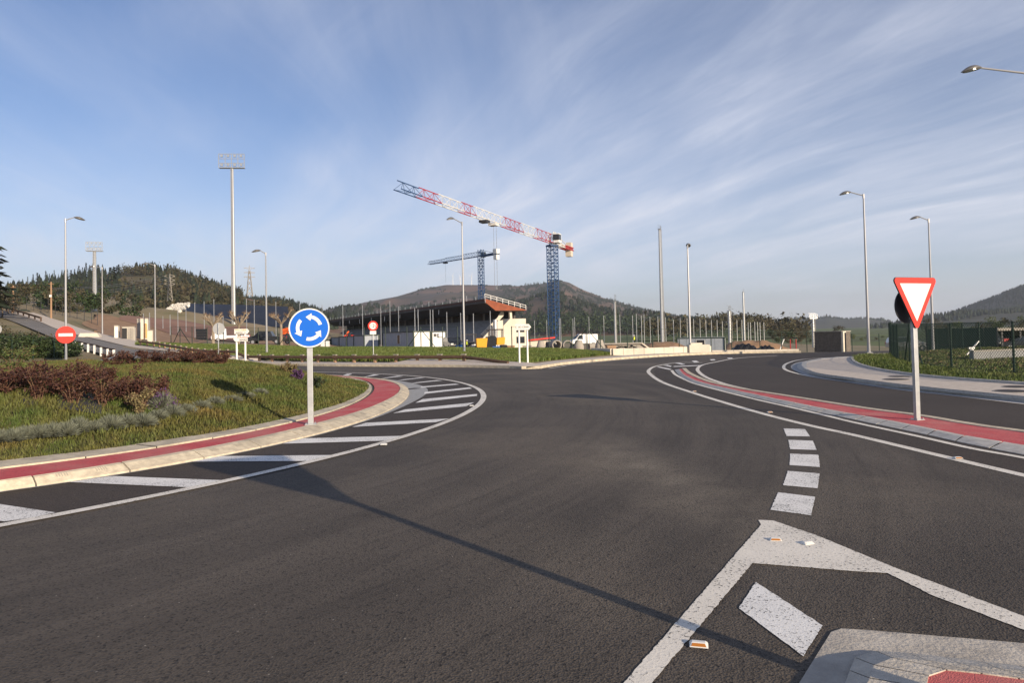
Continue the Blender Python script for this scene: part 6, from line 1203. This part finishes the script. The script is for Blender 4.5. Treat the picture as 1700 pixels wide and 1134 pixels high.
def rocks():
    o = thing('rock_pile', 'pile of white limestone rocks spilled down beside the black sheeting', 'rock pile', AT(285, 515, 166)); mb = MB()
    for _ in range(420):
        p = random.uniform(248, 314); t = random.random(); y0 = np.interp(p, [248, 268, 285, 300, 314], [523, 518, 507, 504, 504]); y1 = np.interp(p, [248, 262, 285, 300, 314], [524, 526, 526, 519, 507]); c = AT(p, y0 + (y1 - y0) * t, 168 + 8 * (1 - t)); r = random.uniform(.18, .5); n0 = len(mb.v); mb.ball(c, (r, r, r * .8), 5, 3)
        for i in range(n0, len(mb.v)): v = mb.v[i]; mb.v[i] = tuple(a + random.uniform(-.3, .3) * r for a in v)
    mb.build('rocks', 'white_limestone', o, world=True, kind='stuff')
rocks()
for i, (px, D, hgt) in enumerate([(110, 118, 3), (130, 122, 3), (150, 125, 3.5), (175, 132, 4), (190, 136, 4.5), (205, 140, 4), (220, 143, 4), (95, 120, 3), (75, 124, 3), (55, 128, 3.5), (35, 130, 4), (165, 140, 5), (140, 140, 5), (115, 138, 5), (85, 140, 5), (60, 142, 5)]):
    q = on(px, D); o = thing('slope_bush', f'{ordn(i)} dark bush of the scrub above the hill road slope', 'bush', tuple(q), 0, 'bushes above the hill road slope'); leafcloud('foliage', [(random.gauss(0, 1.6), random.gauss(0, 1), random.uniform(.2, hgt), 1.1, 1.1, .8, 45) for _ in range(9)], .26, 'hedge_leaf' if i % 3 else 'bare_wood_canopy', o)

# ------------------------------------------------------------------ fences
def fence(pts, H, m, label, wires=3, mesh=0., pr=.04, braces=(), wm='fence_wire'):
    o = thing('wire_fence' if not mesh else 'mesh_fence', label, 'fence', tuple(pts[len(pts) // 2]))
    for i, p in enumerate(pts):
        MB().cyl(p - Vector((0, 0, .2)), p + Vector((0, 0, H)), pr, pr, 8).build('post', m, o, world=True)
        if i in braces:
            for s in (-1, 1):
                q = pts[min(max(i + s, 0), len(pts) - 1)]
                if (q - p).length > .1: MB().bar(p + Vector((0, 0, H * .9)), p + (q - p).normalized() * H * .75, .05).build('brace', m, o, world=True)
        if i:
            a, b = pts[i - 1], p; w = MB()
            for k in range(wires): z = H * (.05 + .93 * k / max(wires - 1, 1)); w.bar(a + Vector((0, 0, z)), b + Vector((0, 0, z)), .012 if mesh else .02)
            if mesh:
                d = b - a; L_ = Vector((d.x, d.y, 0)).length; n = int((L_ + H) / mesh); dn = d / L_
                for s in (-1, 1):
                    for k in range(n):
                        t0 = k * mesh - (H if s > 0 else 0); t1 = t0 + (H if s > 0 else -H); z0, z1 = 0., H
                        if s < 0: t0, t1 = k * mesh, k * mesh - H
                        for _ in range(1):
                            def clip(t0, z0, t1, z1):
                                def at(t): return z0 + (z1 - z0) * (t - t0) / (t1 - t0)
                                lo, hi = max(min(t0, t1), 0), min(max(t0, t1), L_)
                                return None if hi - lo < .03 else ((lo, at(lo)), (hi, at(hi)))
                            c = clip(t0, z0, t1, z1)
                            if c: (u0, w0), (u1, w1) = c; w.bar(a + dn * u0 + Vector((0, 0, w0)), a + dn * u1 + Vector((0, 0, w1)), .0075)
            w.build('wire_panel', wm, o, world=True, kind='stuff')
    return o
fence([on(p, D) for p, D in ((284, 72), (299, 71), (319, 70.5), (344, 70), (371, 69.5), (399, 69), (429, 68), (461, 67), (481, 66.5), (510, 65), (540, 63.5), (575, 62.5), (605, 61.5), (640, 60.5), (676, 60), (699, 59.5), (735, 59), (760, 58.5))], 1.9, 'green_coating', 'dark wire fence along the top of the grass bank', 2, braces=(1, 8, 15))
fence([on(p, D) for p, D in ((850, 56), (880, 54), (912, 53), (950, 52.5), (975, 52), (997, 52), (1042, 53), (1084, 55), (1128, 57), (1181, 60), (1215, 60), (1262, 61), (1298, 62), (1340, 62))], 1.9, 'green_coating', 'dark wire fence behind the low cream wall', 2, braces=(4,))
fence([on(p, D) for p, D in ((1397, 72), (1415, 72), (1460, 74), (1500, 76), (1550, 78))], 1.9, 'green_coating', 'far dark wire fence between the timber hut and the silver car', 2)
fence([on(p, D) for p, D in ((20, 118), (32, 117), (44, 116), (56, 115.5), (68, 114.5), (80, 113.5), (92, 112.5), (104, 111.5), (116, 110), (128, 108.5), (140, 107), (152, 105), (162, 103))], 2.3, 'dark_metal', 'dark fence climbing the grassy slope at the left', 4)
fp = [Vector((*G(p, y, .14), .14)) for p, y in ((1480, 591), (1485, 595), (1491, 600), (1511, 605), (1580, 613), (1684, 621), (1830, 632), (2050, 648))]
fence(fp, 1.62, 'green_coating', 'green mesh fence along the right hand verge', 3, .11, .035, braces=(3,))
fb = [fp[0], Vector((*px_at(1477, 38.5), .1)), Vector((*px_at(1477, 41), .1)), Vector((*px_at(1540, 43), .05)), Vector((*px_at(1575, 42.5), .05)), Vector((*px_at(1598, 41), .05)), Vector((*px_at(1626, 40), .05))]
fence(fb, 1.75, 'green_coating', 'green mesh fence returning behind the verge corner', 3, .10, .04)

# right edge: shed, screen, low wall
q = Vector(AT(1627, 583, 66)); sh = thing('open_shed', 'low flat roofed open shed with a pale roof edge', 'shed', tuple(q), -.1); H = top_of(1627, 547, 66) - q.z
MB().box((6, 2.5, H - .06), (12.6, 6, .16)).build('roof', 'roof_steel', sh); MB().box((6, -.55, H - .03), (12.7, .08, .26)).build('roof_edge', 'concrete', sh)
for i in range(8): MB().box((.2 + i * 1.65, -.3, H / 2 - .1), (.14, .14, H)).build('post', 'dark_metal', sh)
MB().box((6, 5.4, H / 2), (12.4, .12, H)).build('rear_wall', 'weathered_board', sh); MB().box((2.6, .5, .5), (.5, .5, 1.3)).build('stacked_barrel', 'crane_red', sh)
q = Vector(AT(1597, 584, 62)); sc = thing('site_screen', 'grey green sheet screen left of the low shed', 'screen', tuple(q), -.85); H = top_of(1597, 545, 62) - q.z
for i in range(6): MB().box((-2.4 + i * .92, .02 * (i % 2), H / 2 - .2), (.91, .04, H + .4)).build('panel', 'cabin_panel' if False else 'green_coating', sc)
for x in (-2.85, 2.7): MB().box((x, .05, H / 2 - .1), (.1, .1, H + .4)).build('post', 'dark_metal', sc)
a = Vector((*G(1613, 600, .1), .1)); b = Vector((*px_at(1900, 33), .1)); lw = thing('low_block_wall', 'low block wall in shaded grey behind the right hand fence', 'wall', tuple(a), math.atan2(b.y - a.y, b.x - a.x))
for i in range(10): MB().box((.5 + i * 1.0, 0, .2), (.985, .2, .42)).build('block', 'terrace_concrete', lw)  # darker concrete puts the shade on this wall into its colour
MB().box((5, 0, .44), (10, .24, .05)).build('coping', 'concrete', lw)
q = Vector((*G(1614, 592, .1), .1)); o = MB().bar((-.35, 0, .0), (.35, 0, .75), .05).bar((0, 0, 0), (0, 0, .45), .10).bar((-.16, 0, .42), (.12, 0, .42), .08).build('white_stake', 'white_coating'); o.location = q; tag(o, 'white crossed stake at the end of the low shaded wall', 'stake')

# ------------------------------------------------------------------ small things on the road
def stud(px, py, label, rz, m='amber_reflector', s=1., z=.006):
    x, y = G(px, py); o = thing('road_stud', label, 'road stud', (x, y, z), rz, 'reflective road studs'); a, b, hh = .047 * s, .036 * s, .018 * s
    MB().add([(-a, -b, 0), (a, -b, 0), (a, b, 0), (-a, b, 0), (-a * .75, -b * .35, hh), (a * .75, -b * .35, hh), (a * .75, b * .35, hh), (-a * .75, b * .35, hh)], [(4, 5, 6, 7), (0, 1, 5, 4), (1, 2, 6, 5), (2, 3, 7, 6), (3, 0, 4, 7)]).build('body', 'sign_white', o, bevel=.004)
    n = Vector((0, -hh, b * .65)).normalized(); MB().add([Vector((x_, y_, z_)) + Vector((0, -.002, .001)) for x_, y_, z_ in ((-a * .8, -b * .86, hh * .22), (a * .8, -b * .86, hh * .22), (a * .64, -b * .48, hh * .82), (-a * .64, -b * .48, hh * .82))], [(0, 1, 2, 3)]).build('reflector', m, o)
stud(1287, 898, 'white and amber road stud on the chevron tip, the left one', -.15); stud(1340, 904, 'white road stud on the chevron tip, the right one', .35, 'lens_clear'); stud(1160, 1073, 'nearest white and amber road stud on the slanting line', -.25, s=1.05)
for px, py, l in ((1278, 686, 'amber road stud on the edge line above the give way dashes'), (1153, 651, 'far road stud on the edge line near the splitter nose'), (1590, 763, 'road stud on the edge line at the right'), (637, 740, 'white road stud beside the roundabout edge line'), (783, 675, 'white road stud inside the bend of the roundabout edge line')): stud(px, py, l, 0, 'lens_clear' if px < 800 else 'amber_reflector', 1.1, .014)
for px, py, r_, l in ((1488, 630, .33, 'larger manhole cover of the pair left of the give way post'), (1494, 625.3, .3, 'smaller far manhole cover left of the give way post'), (1682, 649.5, .35, 'near manhole cover of the pair at the right edge'), (1690, 642.3, .3, 'far manhole cover of the pair at the right edge')):
    x, y = G(px, py, .13); o = thing('manhole_cover', l, 'manhole cover', (x, y, .13)); MB().cyl((0, 0, -.01), (0, 0, .004), r_ * 1.12, r_ * 1.12, 28).build('frame', 'concrete', o); MB().cyl((0, 0, .0), (0, 0, .009), r_, r_, 28).build('lid', 'cast_iron', o)
x, y = G(683, 646.3); o = tag(MB().box((x, y, .012), (.55, .3, .012), .9).build('drain_grate', 'cast_iron'), 'dark drain grate in the gutter of the roundabout bend', 'drain')

# ------------------------------------------------------------------ loose site material
SITE = [(746, 88, .9, .8, 'green_coating', 'green waste skip between the white cabins and the middle lamp post'), (763, 84, .7, .6, 'machine_blue', 'blue tool chest left of the middle lamp post'), (788, 84, .8, .7, 'cabin_white', 'white crate left of the paver'), (848, 82, .9, .5, 'woodend', 'stack of pale planks right of the paver'), (875, 84, 1.2, .55, 'concrete', 'grey block stack between the posts of the white arrow sign'), (1014, 72, 1., .5, 'woodend', 'plank stack right of the rightmost manhole cone'), (1118, 78, .9, .45, 'cabin_white', 'white crate before the brown earth bank'), (540, 98, 1.2, .9, 'cabin_white', 'white box behind the right rim of the blue sign'), (420, 96, 1.1, .8, 'concrete', 'grey block pile left of the dark pickup'), (335, 98, 1.3, 1.6, 'car_dark', 'dark cabinet left of the round sign seen from the back')]
for i, (p, D, w, hh, m, l) in enumerate(SITE):
    q = on(p, D); q.z = max(q.z, top_of(p, 582, D)) if p > 500 else q.z; o = thing('material_stack', l, 'stack', tuple(q), random.uniform(-.5, .5), None); m = {'woodend': 'sawn_wood'}.get(m, m); mm = m if m in MATS else {'green_coating': 'green_coating', 'machine_blue': 'machine_blue', 'cabin_white': 'cabin_white', 'cabin_panel': 'cabin_panel', 'concrete': 'concrete'}[m]
    n = 4
    for k in range(n): MB().box((random.uniform(-.05, .05), 0, hh * (k + .5) / n), (w * random.uniform(.9, 1.05), .7, hh / n - .02), random.uniform(-.05, .05)).build('layer', mm, o)
    for x in (-.3, .3): MB().box((x * w, 0, -.05), (.1, .8, .1)).build('bearer', 'sawn_wood', o)
# ------------------------------------------------------------------ haze
def haze():
    hz = MB().box((0, 3700, 172.3), (12000, 8400, 356)).build('haze', 'white_coating'); hz['kind'] = 'stuff'; tag(hz, 'thin pale haze between the camera and the far hills', 'haze')
    m = bpy.data.materials.new('haze_air'); m.use_nodes = True; nt = m.node_tree; nt.nodes.clear(); v = nt.nodes.new('ShaderNodeVolumePrincipled'); o = nt.nodes.new('ShaderNodeOutputMaterial')
    v.inputs['Color'].default_value = (.78, .85, .95, 1); v.inputs['Density'].default_value = HAZE; v.inputs['Anisotropy'].default_value = .2; nt.links.new(v.outputs[0], o.inputs['Volume'])
    hz.data.materials.clear(); hz.data.materials.append(m)
HAZE = .00012
haze()
